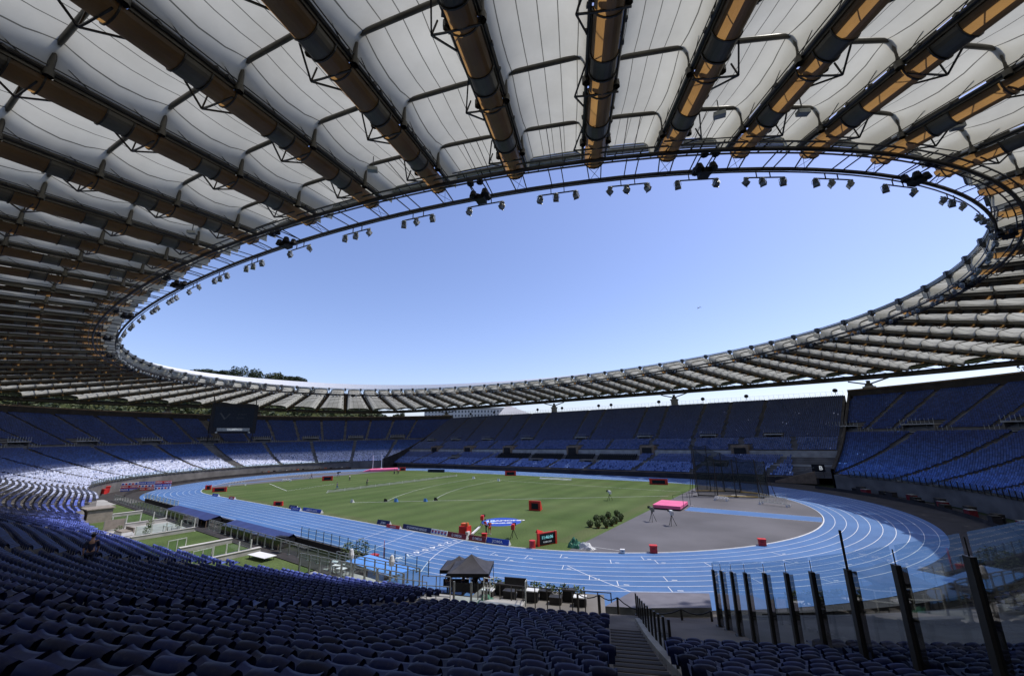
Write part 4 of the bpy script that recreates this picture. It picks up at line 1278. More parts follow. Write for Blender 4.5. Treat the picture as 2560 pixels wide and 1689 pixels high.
def red_led(x, y, rz, w, h, label, txt=None, txt2=None, depth=.9, wedge=.35):
    t = thing('display_board', label, 'display board', (x, y, .015), rz)
    mb = MB(); hw = w / 2
    vs = [(-hw, 0, 0), (hw, 0, 0), (hw, 0, h), (-hw, 0, h), (-hw * .8, depth, 0), (hw * .8, depth, 0), (hw * .8, depth * .55, h * .95), (-hw * .8, depth * .55, h * .95)]
    mb.add(vs, [(0, 1, 2, 3), (5, 4, 7, 6), (1, 5, 6, 2), (4, 0, 3, 7), (3, 2, 6, 7), (0, 4, 5, 1)])
    for s in (-1, 1): mb.box((s * hw, .02, h / 2), (.22, .3, h + .05))
    mb.build('case', 'red', t)
    mb = MB(); mb.box((0, -.03, h * (.5 if txt else .46)), ((w - .34) * (1 if txt else .8), .05, h * (.86 if txt else .6))); mb.build('screen', 'screen', t)
    if txt: text_part(txt, h * .36, 'led_text', t, frame((0, -.065, h * .62), (1, 0, 0), (0, 0, 1)), bold=.008)
    if txt2: text_part(txt2, h * .17, 'sign_text', t, frame((0, -.065, h * .26), (1, 0, 0), (0, 0, 1)), bold=.002)
    return t
c = red_led(52.05, -32.8, math.atan2(2.1, .9), 2.5, 1.35, 'red cased clock board with cyan digits facing the camera near the bend', '11:46:06', 'ROMA 2024')
mb = MB(); mb.add([(-1.25, .1, 1.35), (-.1, .5, 1.35), (-1.25, .6, 1.35), (-1.2, .3, 1.75)], [(0, 1, 3), (1, 2, 3), (2, 0, 3), (0, 2, 1)]); mb.build('top_fin', 'red', c)
red_led(38.75, -14.9, math.atan2(.35, 1.9), 1.9, 1.55, 'squat red display drum standing alone in the middle of the grass', None, None, 1.6)
mb = MB(); mb.lathe((0, 0, 0), [(.36, 0), (.36, .8), (.02, .82)], 12); o = mb.build('marker_drum', 'red'); o.location = (51.35, -34.9, .015); tag(o, 'short red drum beside the left foot of the clock board', 'marker')
red_led(-46.6, -3.6, .8, 2.9, 1.35, 'red display board at the far left of the grass beside the runway', None, None, 1.4)
red_led(-46.1, -33.0, .85, 3.0, 1.1, 'wide red display board by the far left kerb', None, None, 1.2)
red_led(-54.5, -32.8, .85, 1.2, 1.2, 'narrow red display board behind the wide one at far left', None, None, .8)
red_led(-8.1, -35.75, .5, 1.7, .8, 'low red display case near the kerb on the left side of the grass', None, None, .7)
red_led(-55, 32.7, .9, 2.2, 1.3, 'orange red board behind the far corner of the grass', None, None, .8)
red_led(-2.5, 34.2, .55, 3.4, 1.5, 'red display board by the middle of the far straight', None, None, 1.2)
red_led(46.2, 31.0, .2, 4.2, 1.4, 'wide red display board by the far corner beside the cage', None, None, 1.2)
def red_box(x, y, w, h, label, m='red', name='equipment_box'):
    t = thing(name, label, 'box', (x, y, .02), random.uniform(-.3, .5))
    mb = MB(); mb.box((0, 0, h * .42), (w, w * .8, h * .84)); mb.build('body', m, t)
    mb = MB(); mb.box((0, 0, h * .9), (w * 1.1, w * .9, h * .14)); mb.build('lid', m, t)
    mb = MB(); mb.bar((-w * .2, -w * .42, h * .6), (w * .2, -w * .42, h * .6), .03, 4); mb.build('handle', 'black', t)
    return t
red_box(63.4, -29.5, .75, .75, 'red box on the asphalt at the kerb of the near bend')
red_box(72.7, -20.3, .75, .7, 'red box on the asphalt at the kerb farthest right')
red_box(60.7, -31.5, .45, .4, 'small white box on the asphalt by the near kerb', 'white')
red_box(43.7, -34.3, .6, .6, 'small red box behind the dark red boards')
# finish judges' stand
t = thing('timing_stand', 'red timing stand with boxes behind the finish boards', 'stand', (40.4, -34.3, .02), .1)
mb = MB(); mb.box((0, 0, .55), (1.3, 1.0, 1.1)); mb.build('cabinet', 'red', t)
mb = MB(); mb.box((-.1, .1, 1.25), (.9, .6, .3)); mb.box((.5, -.2, 1.35), (.3, .3, .4)); mb.build('tray', 'orange', t)
mb = MB(); mb.box((.75, -.4, .3), (.4, .5, .5)); mb.build('cloth_bundle', 'cloth_white', t)
t = thing('white_beam', 'long white beam lying on the grass behind the finish boards', 'beam', (0, 0, 0))
mb = MB(); mb.bar((41.6, -34.3, .25), (39.2, -29.9, .12), .14, 4, cap=True); mb.build('beam', 'white', t)
mb = MB(); mb.box((41.6, -34.3, .12), (.2, .5, .24)); mb.box((39.2, -29.9, .06), (.2, .5, .12)); mb.build('foot', 'steel_grey', t)
# blue discus mat
t = thing('blue_disc', 'round blue mat with white lettering lying on the grass', 'mat', (39.4, -25.2, .02), 0)
mb = MB(); vs = [(2.95 * math.cos(a), 2.95 * math.sin(a), .01) for a in [2 * math.pi * i / 48 for i in range(48)]]; mb.add(vs, [tuple(range(48))]); mb.lathe((0, 0, 0), [(2.95, .01), (3.0, -.02)], 48); mb.build('sheet', 'royal', t)
va = math.atan2(-25.2 - CY, 39.4 - CX) ; rx_ = (math.sin(va), -math.cos(va), 0)
text_part('DIAMOND', 1.0, 'white', t, frame((.2, .9, .02), rx_, (math.cos(va), math.sin(va), 0)), bold=.05, depth=.002, sx=1.2)
text_part('LEAGUE', .8, 'cloth_white', t, frame((.5, -1.0, .02), rx_, (math.cos(va), math.sin(va), 0)), bold=.05, depth=.002, sx=1.2)
mb = MB(); mb.add([(-2.6, -1.0, .016), (-1.0, -2.4, .016), (-.6, -.6, .016), (-1.8, .6, .016)], [(0, 1, 2, 3)]); mb.build('pale_patch', 'skyblue', t)

# people
def skin_body(name, joints, edges, m, parent, sub=1):
    me = bpy.data.meshes.new(name); names = list(joints)
    me.from_pydata([joints[n][0] for n in names], [(names.index(a), names.index(b)) for a, b in edges], [])
    o = bpy.data.objects.new(name, me); col.objects.link(o)
    md = o.modifiers.new('s', 'SKIN'); md.use_smooth_shade = True
    for i, n in enumerate(names):
        r = joints[n][1]; me.skin_vertices[0].data[i].radius = (r, r) if not isinstance(r, tuple) else r
    me.skin_vertices[0].data[0].use_root = True
    s = o.modifiers.new('u', 'SUBSURF'); s.levels = sub; s.render_levels = sub
    dg = bpy.context.evaluated_depsgraph_get(); dg.update()
    m2 = bpy.data.meshes.new_from_object(o.evaluated_get(dg)); bpy.data.objects.remove(o)
    m2.materials.clear(); m2.materials.append(MT[m])
    o = bpy.data.objects.new(name, m2); m2.name = name; col.objects.link(o); o.parent = parent
    return o
def person(x, y, z, rz, label, shirt='red', legs='jacket_navy', pose='stand', hair='hair', group=None, scale=1.0, shorts=False):
    t = thing('person', label, 'person', (x, y, z), rz, group); t.scale = (scale,) * 3
    # x = forward
    st = {'stand': (.10, -.08, .0, .02), 'walk': (.28, -.30, .0, .06), 'lean': (.14, -.10, .18, .0), 'sit': (0, 0, 0, 0)}[pose]
    fx, bx_, ln, _ = st
    hz = .93 if pose != 'sit' else .5
    if pose == 'sit': kn = ((.42, .14, .5), (.42, -.14, .5)); ft = ((.42, .14, .08), (.42, -.14, .08))
    else: kn = ((fx * .6 + .04, .10, .50), (bx_ * .4 + .04, -.10, .50)); ft = ((fx, .10, .08), (bx_, -.10, .09))
    sh = (ln, .0, hz + .50)
    J = {'pel': ((0, 0, hz), (.115, .10)), 'bel': ((ln * .4, 0, hz + .18), (.12, .095)), 'che': ((ln * .8, 0, hz + .36), (.145, .105)), 'nec': ((ln, 0, hz + .53), .055), 'jaw': ((ln + .03, 0, hz + .60), (.062, .066)), 'hea': ((ln + .02, 0, hz + .70), (.092, .08)), 'top': ((ln + .01, 0, hz + .775), .06)}
    E = [('pel', 'bel'), ('bel', 'che'), ('che', 'nec'), ('nec', 'jaw'), ('jaw', 'hea'), ('hea', 'top')]
    for s, sg in (('l', 1), ('r', -1)):
        k_ = kn[0 if sg > 0 else 1]; f_ = ft[0 if sg > 0 else 1]
        J['hip' + s] = ((0, .095 * sg, hz - .05), .092); J['kne' + s] = (k_, .058); J['ank' + s] = (f_, .042); J['toe' + s] = ((f_[0] + .17, f_[1] * 1.15, .04), .035)
        sw = (.18 if sg < 0 else -.12) if pose == 'walk' else .06
        J['sho' + s] = ((ln, .185 * sg, hz + .47), .058); J['elb' + s] = ((ln + sw * .4, .24 * sg, hz + .21), .043)
        hx = ln + sw + (.22 if pose in ('lean', 'sit') else .06)
        J['wri' + s] = ((hx, .22 * sg, hz + .0 + (.16 if pose in ('lean', 'sit') else 0)), .030); J['han' + s] = ((hx + .03, .21 * sg, hz - .09 + (.14 if pose in ('lean', 'sit') else 0)), (.02, .036))
        E += [('pel', 'hip' + s), ('hip' + s, 'kne' + s), ('kne' + s, 'ank' + s), ('ank' + s, 'toe' + s), ('che', 'sho' + s), ('sho' + s, 'elb' + s), ('elb' + s, 'wri' + s), ('wri' + s, 'han' + s)]
    skin_body('body', J, E, 'skin', t)
    gr = lambda n, d: (J[n][0], tuple(r + d for r in (J[n][1] if isinstance(J[n][1], tuple) else (J[n][1],) * 2)))
    S = {n: gr(n, .016) for n in ('che', 'bel', 'pel', 'shol', 'shor', 'elbl', 'elbr')}
    S['col'] = ((ln, 0, hz + .50), (.065, .065)); S['pel'] = ((0, 0, hz - .03), (.135, .12))
    skin_body('shirt', S, [('che', 'bel'), ('bel', 'pel'), ('che', 'col'), ('che', 'shol'), ('che', 'shor'), ('shol', 'elbl'), ('shor', 'elbr')], shirt, t)
    T = {n: gr(n, .016) for n in ('pel', 'hipl', 'hipr', 'knel', 'kner')}
    if not shorts: T.update({n: gr(n, .014) for n in ('ankl', 'ankr')})
    E2 = [('pel', 'hipl'), ('pel', 'hipr'), ('hipl', 'knel'), ('hipr', 'kner')] + ([] if shorts else [('knel', 'ankl'), ('kner', 'ankr')])
    skin_body('trousers', T, E2, legs, t)
    mb = MB(); hx, hzz = ln + .005, hz + .725
    mb.ball((hx - .012, 0, hzz + .01), .104, 8, 6, sz=(1, .9, .85)); mb.build('hair', hair, t, True)
    mb = MB(); mb.ball((hx + .115, 0, hz + .665), .016, 5, 4)
    for sg in (-1, 1): mb.ball((ln + .095, .032 * sg, hz + .70), .011, 5, 4)
    mb.build('face', 'skin', t)
    mb = MB()
    for f_ in ft: mb.box((f_[0] + .07, f_[1] * 1.08, .035), (.27, .1, .07))
    mb.build('shoes', 'white' if shorts else 'black', t)
    return t
person(42.05, -31.9, .01, -1.9, 'person in red shirt and dark trousers, left of the pair behind the boards', 'red', 'jacket_navy', 'lean')
person(42.95, -32.3, .01, 2.6, 'person in red shirt and shorts, right of the pair behind the finish boards', 'red', 'red', 'stand', shorts=True)
person(51.4, -71.6, zprof(14.4), 2.9, 'person in dark blue clothes walking along the aisle of the shaded stand', 'jacket_navy', 'jacket_navy', 'walk')
person(-22.4, -14.8, .01, 1.1, 'person in blue jacket walking on the grass beside the white net', 'jacket_blue', 'jacket_blue', 'walk')
person(-23.4, -5.3, .01, .3, 'person in dark clothes bending over the white net on the grass', 'jacket_navy', 'jacket_navy', 'lean')
person(-40.3, .1, .01, .6, 'person in dark clothes with a white top standing on the far grass', 'cloth_white', 'jacket_navy', 'stand')
person(-58.4, -2.5, .01, .4, 'person in dark clothes on the far asphalt next to the carts', 'jacket_navy', 'jacket_navy', 'walk')
for i, (x, y, m) in enumerate(((-45.9, 21.6, 'jacket_navy'), (-45.1, 22.2, 'jacket_navy'), (-44.3, 22.2, 'red'), (-46.6, 22.1, 'red'))):
    person(x, y, .01, i * 1.3, 'person in the huddle at the far end of the grass', m, 'jacket_navy', 'stand', group='people huddled at the far corner of the grass')

# broadcast cameras on tripods
def tripod_cam(x, y, rz, label, cover='cloth_white', h=1.55, big=True):
    t = thing('broadcast_camera', label, 'camera', (x, y, .02), rz)
    for i in range(3):
        a = 2 * math.pi * i / 3 + .4
        mb = MB(); mb.bar((.55 * math.cos(a), .55 * math.sin(a), 0), (.04 * math.cos(a), .04 * math.sin(a), h * .72), .035, 5); mb.build('leg', 'black', t)
    mb = MB(); mb.lathe((0, 0, h * .7), [(.1, 0), (.13, .08), (.1, .16)], 8); mb.box((0, 0, h * .86), (.3, .2, .12)); mb.build('head', 'black', t)
    mb = MB(); mb.box((0, 0, h * 1.02), (.62, .34, .42)); mb.box((-.25, 0, h * .93), (.3, .42, .5)); mb.build('cover', cover, t)
    mb = MB(); mb.bar((.3, 0, h * 1.04), (.68, 0, h * 1.04), .13, 8, r2=.16, cap=True); mb.box((.74, 0, h * 1.06), (.12, .4, .32)); mb.build('lens_hood', 'black', t)
    return t
tripod_cam(58.5, -13.9, 2.4, 'broadcast camera under grey cover on tripod left of two on the asphalt', 'steel_grey', 1.75)
tripod_cam(61.6, -15.2, 2.2, 'broadcast camera under white cover on tripod right of two on the asphalt', 'cloth_white', 1.75)
tripod_cam(45.5, 1.5, 2.5, 'broadcast camera with white cover standing alone on the grass')
tripod_cam(47.0, -32.6, 2.0, 'red boxed camera on tripod right of the blue mat', 'red', 1.45)
tripod_cam(39.5, -29.7, 2.0, 'red boxed camera on tripod left of the blue mat', 'red', 1.35)
tripod_cam(-54.9, 5.0, 1.0, 'dark camera on tripod at the far end of the grass', 'black', 1.5)

# clump of foliage
def foliage_mesh(mb, c, r, n, leaf, squash=1.0, seed=0):
    rg = random.Random(seed)
    for i in range(n):
        while True:
            p = Vector((rg.uniform(-1, 1), rg.uniform(-1, 1), rg.uniform(-1, 1)))
            if .35 < p.length < 1: break
        p = Vector((p.x * r[0], p.y * r[1], p.z * r[2])) + Vector(c)
        a = Vector((rg.uniform(-1, 1), rg.uniform(-1, 1), rg.uniform(-.6, 1))).normalized(); b = a.cross(Vector((rg.uniform(-1, 1), rg.uniform(-1, 1), rg.uniform(-1, 1)))).normalized()
        l = leaf * rg.uniform(.6, 1.3)
        mb.add([p - a * l - b * l * .5, p + a * l - b * l * .35, p + a * l * .8 + b * l * .6, p - a * l * .7 + b * l * .5], [(0, 1, 2, 3)])
def potted(x, y, z, label, h=.75, r=.34, pot='terracotta', seed=0, group=None, n=90):
    t = thing('potted_plant', label, 'plant', (x, y, z), 0, group)
    mb = MB(); mb.lathe((0, 0, 0), [(r * .4, 0), (r * .5, h * .2), (r * .54, h * .22), (r * .4, h * .2), (.01, h * .19)], 10); mb.build('pot', pot, t)
    mb = MB(); foliage_mesh(mb, (0, 0, h * .56), (r, r, h * .5), int(n * 1.3), .075, seed=seed); mb.build('foliage', 'leaf_light', t)
    return t
PL = [(52.3, -21.7, 'farthest left in the front row'), (53.5, -21.8, 'second from left, standing lowest'), (54.4, -21.0, 'third in the front row'), (54.5, -19.4, 'fourth in the front row'), (54.4, -17.7, 'fifth in the front row'), (51.9, -18.7, 'left one of the back row'), (52.3, -17.5, 'second of the back row'), (52.2, -15.1, 'third of the back row'), (54.4, -15.8, 'far right end of the front row'), (52.6, -12.7, 'far right end of the back row')]
for i, (x, y, s) in enumerate(PL):
    potted(x, y, .02, 'round potted shrub at the edge of the grass, ' + s, .85 + .1 * (i % 3), .48, seed=i, group='potted shrubs along the edge of the grass', n=420)

# high jump
t = thing('high_jump_mat', 'thick pink high jump landing mat on the near asphalt', 'landing mat', (57.5, -.5, .02), math.radians(2))
mb = MB(); mb.box((0, 0, .1), (4.5, 6.0, .16)); mb.build('base_mat', 'black', t)
for y_, w_ in ((-1.52, 2.96), (1.52, 2.96)):
    mb = MB(); mb.box((0, y_, .38), (4.5, w_, .42)); o = mb.build('cushion', 'pink', t); bv = o.modifiers.new('b', 'BEVEL'); bv.width = .08; bv.segments = 2
mb = MB(); mb.box((0, 0, .64), (4.56, 6.06, .1)); o = mb.build('cover', 'pink', t); bv = o.modifiers.new('b', 'BEVEL'); bv.width = .04; bv.segments = 2
for nm, x, y, hh in (('left', 59.95, -1.75, 2.55), ('right', 59.95, 2.9, 2.55)):
    t = thing('high_jump_post', 'dark upright high jump post at the %s side of the pink mat' % ('near' if nm == 'left' else 'far'), 'post', (x, y, .02), 0)
    mb = MB(); mb.bar((0, 0, 0), (0, 0, hh), .035, 6, cap=True); mb.build('upright', 'black', t)
    mb = MB(); mb.box((0, 0, .04), (.9, .12, .07)); mb.build('foot', 'white', t)
t = thing('low_bar', 'thin dark bar frame standing behind the pink mat', 'frame', (0, 0, .02))
mb = MB(); mb.bar((55.5, 8.6, .75), (58.6, 14.4, .75), .04, 4); mb.bar((55.5, 8.6, .0), (55.5, 8.6, .75), .04, 4); mb.bar((57.3, 12, 0), (57.3, 12, .75), .04, 4); mb.build('rail', 'black', t)
# pole vault
t = thing('pole_vault_mat', 'large pink pole vault landing mat at the far end of the track', 'landing mat', (-62.3, 29.5, .02), math.radians(52))
mb = MB(); mb.box((0, 0, .45), (10.5, 5.5, .8)); o = mb.build('cushion', 'pink', t); bv = o.modifiers.new('b', 'BEVEL'); bv.width = .15; bv.segments = 2
mb = MB(); mb.add([(-5.2, -2.7, .1), (-8, -1.6, .1), (-8, 1.6, .1), (-5.2, 2.7, .1), (-5.2, -2.7, .85), (-5.2, 2.7, .85)], [(0, 1, 2, 3), (0, 4, 1), (3, 2, 5), (1, 4, 5, 2), (0, 3, 5, 4)]); mb.build('front_wing', 'pink', t)
for x, y, s in ((-69, 28.7, 'left'), (-72.4, 35.4, 'right')):
    t = thing('pole_vault_post', 'tall white pole vault post, %s one of the pair behind the pink mat' % s, 'post', (x, y, .02))
    mb = MB(); mb.bar((0, 0, 0), (0, 0, 6.0), .09, 6, cap=True); mb.build('upright', 'white', t)
    mb = MB(); mb.box((0, 0, .2), (1.2, .5, .4)); mb.build('foot', 'white', t)
# nets lying across the field
def net(x0, y0, x1, y1, h, label, n=30):
    t = thing('field_net', label, 'net', (0, 0, 0)); mb = MB(); pm = MB()
    for i in range(n):
        a, b = i / n, (i + 1) / n
        p = lambda u: (x0 + (x1 - x0) * u, y0 + (y1 - y0) * u + .25 * math.sin(u * 31))
        h0 = h * (.75 + .25 * abs(math.cos(a * n / 2 * math.pi))); h1 = h * (.75 + .25 * abs(math.cos(b * n / 2 * math.pi)))
        A, B = p(a), p(b); mb.quad((A[0], A[1], .03), (B[0], B[1], .03), (B[0], B[1], h1), (A[0], A[1], h0)); mb.quad((A[0], A[1] - .5, .03), (B[0], B[1] - .5, .03), (B[0], B[1], h1), (A[0], A[1], h0))
    mb.build('netting', 'net_white', t)
    for i in range(0, n + 1, 3):
        u = i / n; pm.bar((x0 + (x1 - x0) * u, y0 + (y1 - y0) * u, 0), (x0 + (x1 - x0) * u, y0 + (y1 - y0) * u, h), .04, 4)
    pm.build('stakes', 'white', t)['kind'] = 'stuff'
net(-17.8, -19.9, -17.8, 25.0, .62, 'long low white net stretched across the grass')
net(11.5, 30.2, 22, 30.6, .5, 'short white net lying by the far straight', 8)
# marker balls and boards on the sector line
for i, (x, y, m, s, lb) in enumerate(((6.7, -21.7, 'black', .35, 'small dark marker at the start of the far sector arc'), (8.9, -20.8, 'skyblue', .42, 'pale blue marker left of two on the sector line'), (14.1, -17.6, 'skyblue', .38, 'pale blue marker right of two on the sector line'), (14.8, -15.5, 'black', .35, 'small dark marker at the start of the near sector arc'), (-7.5, 21.5, 'white', .4, 'white marker at the far end of the far arc'), (3.8, 19.6, 'white', .4, 'white marker at the far end of the near arc'), (1.5, -25.9, 'white', .4, 'small white marker at the free end of the sector line'))):
    t = thing('distance_marker', lb, 'marker', (x, y, 0.01)); mb = MB(); mb.add([(-s, 0, 0), (s, 0, 0), (s, .1, s * 1.6), (-s, .1, s * 1.6), (-s, .5, 0), (s, .5, 0)], [(0, 1, 2, 3), (5, 4, 3, 2), (0, 3, 4), (1, 5, 2)]); mb.build('board', m, t)
# throwing cage
t = thing('throwing_cage', 'tall dark netted hammer cage with a high gate on the right of the field', 'cage', (0, 0, .015))
CP = [(58.7, 15.2, 9.3), (62.2, 16.0, 7.3), (65.3, 17.0, 7.1), (69.2, 17.9, 6.7), (70.6, 20.5, 6.7), (68.6, 23.3, 6.8), (65.2, 24.2, 7.2), (62.2, 24.3, 8.1), (59.6, 23.4, 9.7), (56.9, 21.9, 9.9)]
for i, (x, y, h) in enumerate(CP):
    mb = MB(); mb.bar((x, y, 0), (x, y, h), .09, 6, cap=True); ox = (x - 64.5) * .18; oy = (y - 19.8) * .18; mb.bar((x + ox, y + oy, 0), (x, y, h * .75), .06, 5); mb.box((x + ox * .5, y + oy * .5, .05), (.7, .5, .1)); mb.build('post', 'steel_dark', t)
for i in range(len(CP) - 1):
    a, b = CP[i], CP[i + 1]; mb = MB(); n = 6
    for j in range(n):
        u, v = j / n, (j + 1) / n; sag = lambda w_: .35 * math.sin(math.pi * w_)
        P = lambda w_, top: (a[0] + (b[0] - a[0]) * w_, a[1] + (b[1] - a[1]) * w_, (a[2] + (b[2] - a[2]) * w_ - sag(w_)) if top else .1)
        mb.quad(P(u, 0), P(v, 0), P(v, 1), P(u, 1))
    mb.build('net_panel', 'net_thin', t)
    mb = MB(); mb.bar((a[0], a[1], .16), (b[0], b[1], .16), .11, 6); mb.build('base_padding', 'yellow' if i % 3 else 'black', t)
    mb = MB(); mb.path([(a[0] + (b[0] - a[0]) * w_, a[1] + (b[1] - a[1]) * w_, a[2] + (b[2] - a[2]) * w_ - .35 * math.sin(math.pi * w_)) for w_ in [k_ / 6 for k_ in range(7)]], .03, 4); mb.build('head_rope', 'net', t)
t = thing('throwing_circle', 'pale throwing circle inside the dark cage', 'circle', (65.4, 19.6, .022)); mb = MB(); mb.disc((0, 0, 0), 1.25); mb.build('slab', 'concrete_light', t); mb = MB(); mb.lathe((0, 0, 0), [(1.25, 0.0), (1.25, .012), (1.32, .012), (1.32, 0)], 32); mb.build('rim', 'white', t)
# hurdle trolley and carts
def cart(x, y, rz, L, label, hh=.9, posts=6, m='steel_pale'):
    t = thing('equipment_trolley', label, 'trolley', (x, y, .02), rz)
    mb = MB()
    for s in (-.5, .5): mb.bar((-L / 2, s, .45), (L / 2, s, .45), .05, 4)
    for i in range(5): xx = -L / 2 + L * i / 4; mb.bar((xx, -.5, .45), (xx, .5, .45), .04, 4)
    mb.build('chassis', m, t)
    for s in (-1, 1):
        for u in (-.5, .5):
            w = MB(); w.lathe((0, 0, 0), [(.02, -.05), (.2, -.05), (.2, .05), (.02, .05)], 10)
            o = w.build('wheel', 'white', t); o.location = (s * L * .46, u, .2); o.rotation_euler = (math.pi / 2, 0, 0)
    mb = MB()
    for i in range(posts):
        xx = -L / 2 + L * (i + .2) / posts; mb.bar((xx, -.35, .45), (xx, -.35, .45 + hh), .035, 4); mb.bar((xx, .35, .45), (xx, .35, .45 + hh), .035, 4); mb.bar((xx, -.35, .45 + hh * .7), (xx + .3, .35, .45 + hh * .7), .045, 4)
    mb.build('load', m, t)
    return t
cart(72.1, 9.6, -.33, 4.6, 'long metal trolley loaded with hurdles at the right edge of the asphalt', 1.35, 8)
cart(63.6, 11.2, -.1, 2.2, 'small white wheeled cart on the asphalt in front of the cage', .35, 5, 'white')
cart(-57.5, -24.7, 1.2, 4.2, 'pale trolley of hurdles at the far left kerb', .8, 6)
cart(-56.8, -11.3, .9, 2.4, 'low white cart on the far asphalt', .3, 3, 'white')
cart(-61.5, -5.0, .9, 7.0, 'long pale trolley of hurdles on the far asphalt', 1.1, 8)
# covers
def heap(x, y, rx_, ry_, h, m, label, seed):
    rg = random.Random(seed); mb = MB(); n = 9; vs = []; fs = []
    for i in range(n):
        for j in range(n):
            u, v = -1 + 2 * i / (n - 1), -1 + 2 * j / (n - 1); d = max(abs(u), abs(v)); z = h * max(0, 1 - d ** 2) * rg.uniform(.5, 1.2)
            vs.append((u * rx_ * rg.uniform(.85, 1.1), v * ry_ * rg.uniform(.85, 1.1), z))
    for i in range(n - 1):
        for j in range(n - 1): fs.append((i * n + j, (i + 1) * n + j, (i + 1) * n + j + 1, i * n + j + 1))
    mb.add(vs, fs); o = mb.build('tarpaulin_heap', m); o.location = (x, y, .02); tag(o, label, 'tarpaulin')
heap(55.3, -32.0, .75, .6, 1.0, 'green', 'crumpled green tarpaulin at the corner of the grass', 3)
heap(56.6, -32.0, 1.0, .5, .7, 'cloth_white', 'crumpled white tarpaulin beside the green one', 5)
t = thing('long_display', 'long low navy board lying by the far kerb', 'advertising board', (-36.5, 33.4, .02), .27); mb = MB(); mb.box((0, 0, .5), (7, .4, 1.0)); mb.build('panel', 'navy', t); mb = MB(); mb.box((0, -.22, .5), (6.6, .03, .7)); mb.build('face', 'screen', t)

# ------------------------------------------------------------------ stacked boards at the far left
SB = [('white', 'red', 'royal'), ('royal', 'white', 'red'), ('red', 'royal', 'white')]
A_ = Vector((-73.2, -46.8, 0)); B_ = Vector((-67.2, -37.6, 0)); D_ = (B_ - A_) / 3
for i in range(3):
    for j in range(3):
        m = SB[i][2 - j] if False else SB[i][j]
        c = A_ + D_ * (i + .5); L = D_.length * .97; ang = math.atan2(D_.y, D_.x)
        pos = ('left', 'middle', 'right')[i]; lev = ('top', 'middle', 'bottom')[j]
        nm = {'white': 'white board with red and blue marks', 'red': 'red board with white lettering', 'royal': 'blue board with white lettering'}[m]
        t = thing('stacked_board', '%s, %s of the %s pile' % (nm, lev, pos), 'advertising board', (c.x, c.y, .05 + (2 - j) * .74), ang)
        mb = MB(); mb.box((0, 0, .36), (L, .25, .7)); mb.build('panel', m, t)
        if m == 'white':
            mb = MB()
            for q_ in range(5): mb.box((-L / 2 + L * (q_ + .5) / 5, -.14, .36), (L / 5 * .55, .03, .42), mi=(q_ + i) % 2)
            mb.build('emblem', ['royal', 'red'], t)
        else: text_part('LEAGUE  LEAGUE' if m == 'royal' else 'OMEGA   OMEGA', .5, 'white', t, frame((0, -.14, .36), (1, 0, 0), (0, 0, 1)), bold=.01)
red_box(-73.5, -49.5, 1.6, 1.7, 'tall red crate at the left end of the stacked boards')
red_box(-70.5, -50.3, 1.0, 1.3, 'smaller red crate in front of the stacked boards')

# ------------------------------------------------------------------ terraces, moat and fences on the near side
mb = MB()
XS = [(-34, -55.3), (-20, -55.4), (0, -55.5), (20, -55.3), (42, -55.0)]
def yin(x): return -55.3
for a, b, m_ in ((-30, -.2, 0), (12.2, 23.4, 0), (23.6, 30.6, 0), (30.9, 41.5, 0)):
    n = 6
    for i in range(n):
        x0 = a + (b - a) * i / n; x1 = a + (b - a) * (i + 1) / n
        mb.quad((x0, -70, 1.2), (x1, -70, 1.2), (x1, -55.2, 1.2), (x0, -55.2, 1.2))
struct('lawn', mb, 'grass')
mb = MB(); mb.box((6, -61.8, .9), (12.2, 13.4, .6)); mb.box((-36, -57.5, .4), (14, 5, 1.5)); mb.box((49, -57.2, .42), (14.6, 7.2, 1.5), .0); mb.box((59.5, -55.6, 1.35), (4.6, 2.6, 1.7), .32)
struct('paved_terrace', mb, 'concrete_light')
mb = MB(); mb.box((8, -54.9, .45), (92, .5, 1.6)); mb.box((3, -49.0, .45), (84, .35, 1.0)); mb.quad((-40, -54.7, .004), (46, -54.7, .004), (46, -49.2, .004), (-40, -49.2, .004))
o = mb.build('moat_wall', 'concrete_dark'); tag(o, 'dark concrete moat walls between the lawns and the home straight', 'wall')
def zwall(x, y0, y1, label, h=.45, w=.45):
    t = thing('low_wall', label, 'wall', (x, (y0 + y1) / 2, 1.2)); mb = MB(); L = abs(y1 - y0); mb.box((0, 0, h / 2), (w, L, h)); mb.build('wall', 'concrete_light', t); mb = MB(); mb.box((0, 0, h + .03), (w + .1, L + .06, .06)); mb.build('capstone', 'stone_pale', t); return t
zwall(12.0, -61.6, -55.4, 'pale low wall along the right edge of the paved terrace')
zwall(.2, -61.6, -55.4, 'pale low wall along the left edge of the paved terrace')
zwall(-12.2, -60.5, -55.4, 'pale low wall crossing the far left lawn')
zwall(23.5, -60.0, -55.2, 'pale low wall between the second and third lawns')
zwall(30.75, -59.5, -55.2, 'pale low wall between the third and fourth lawns')
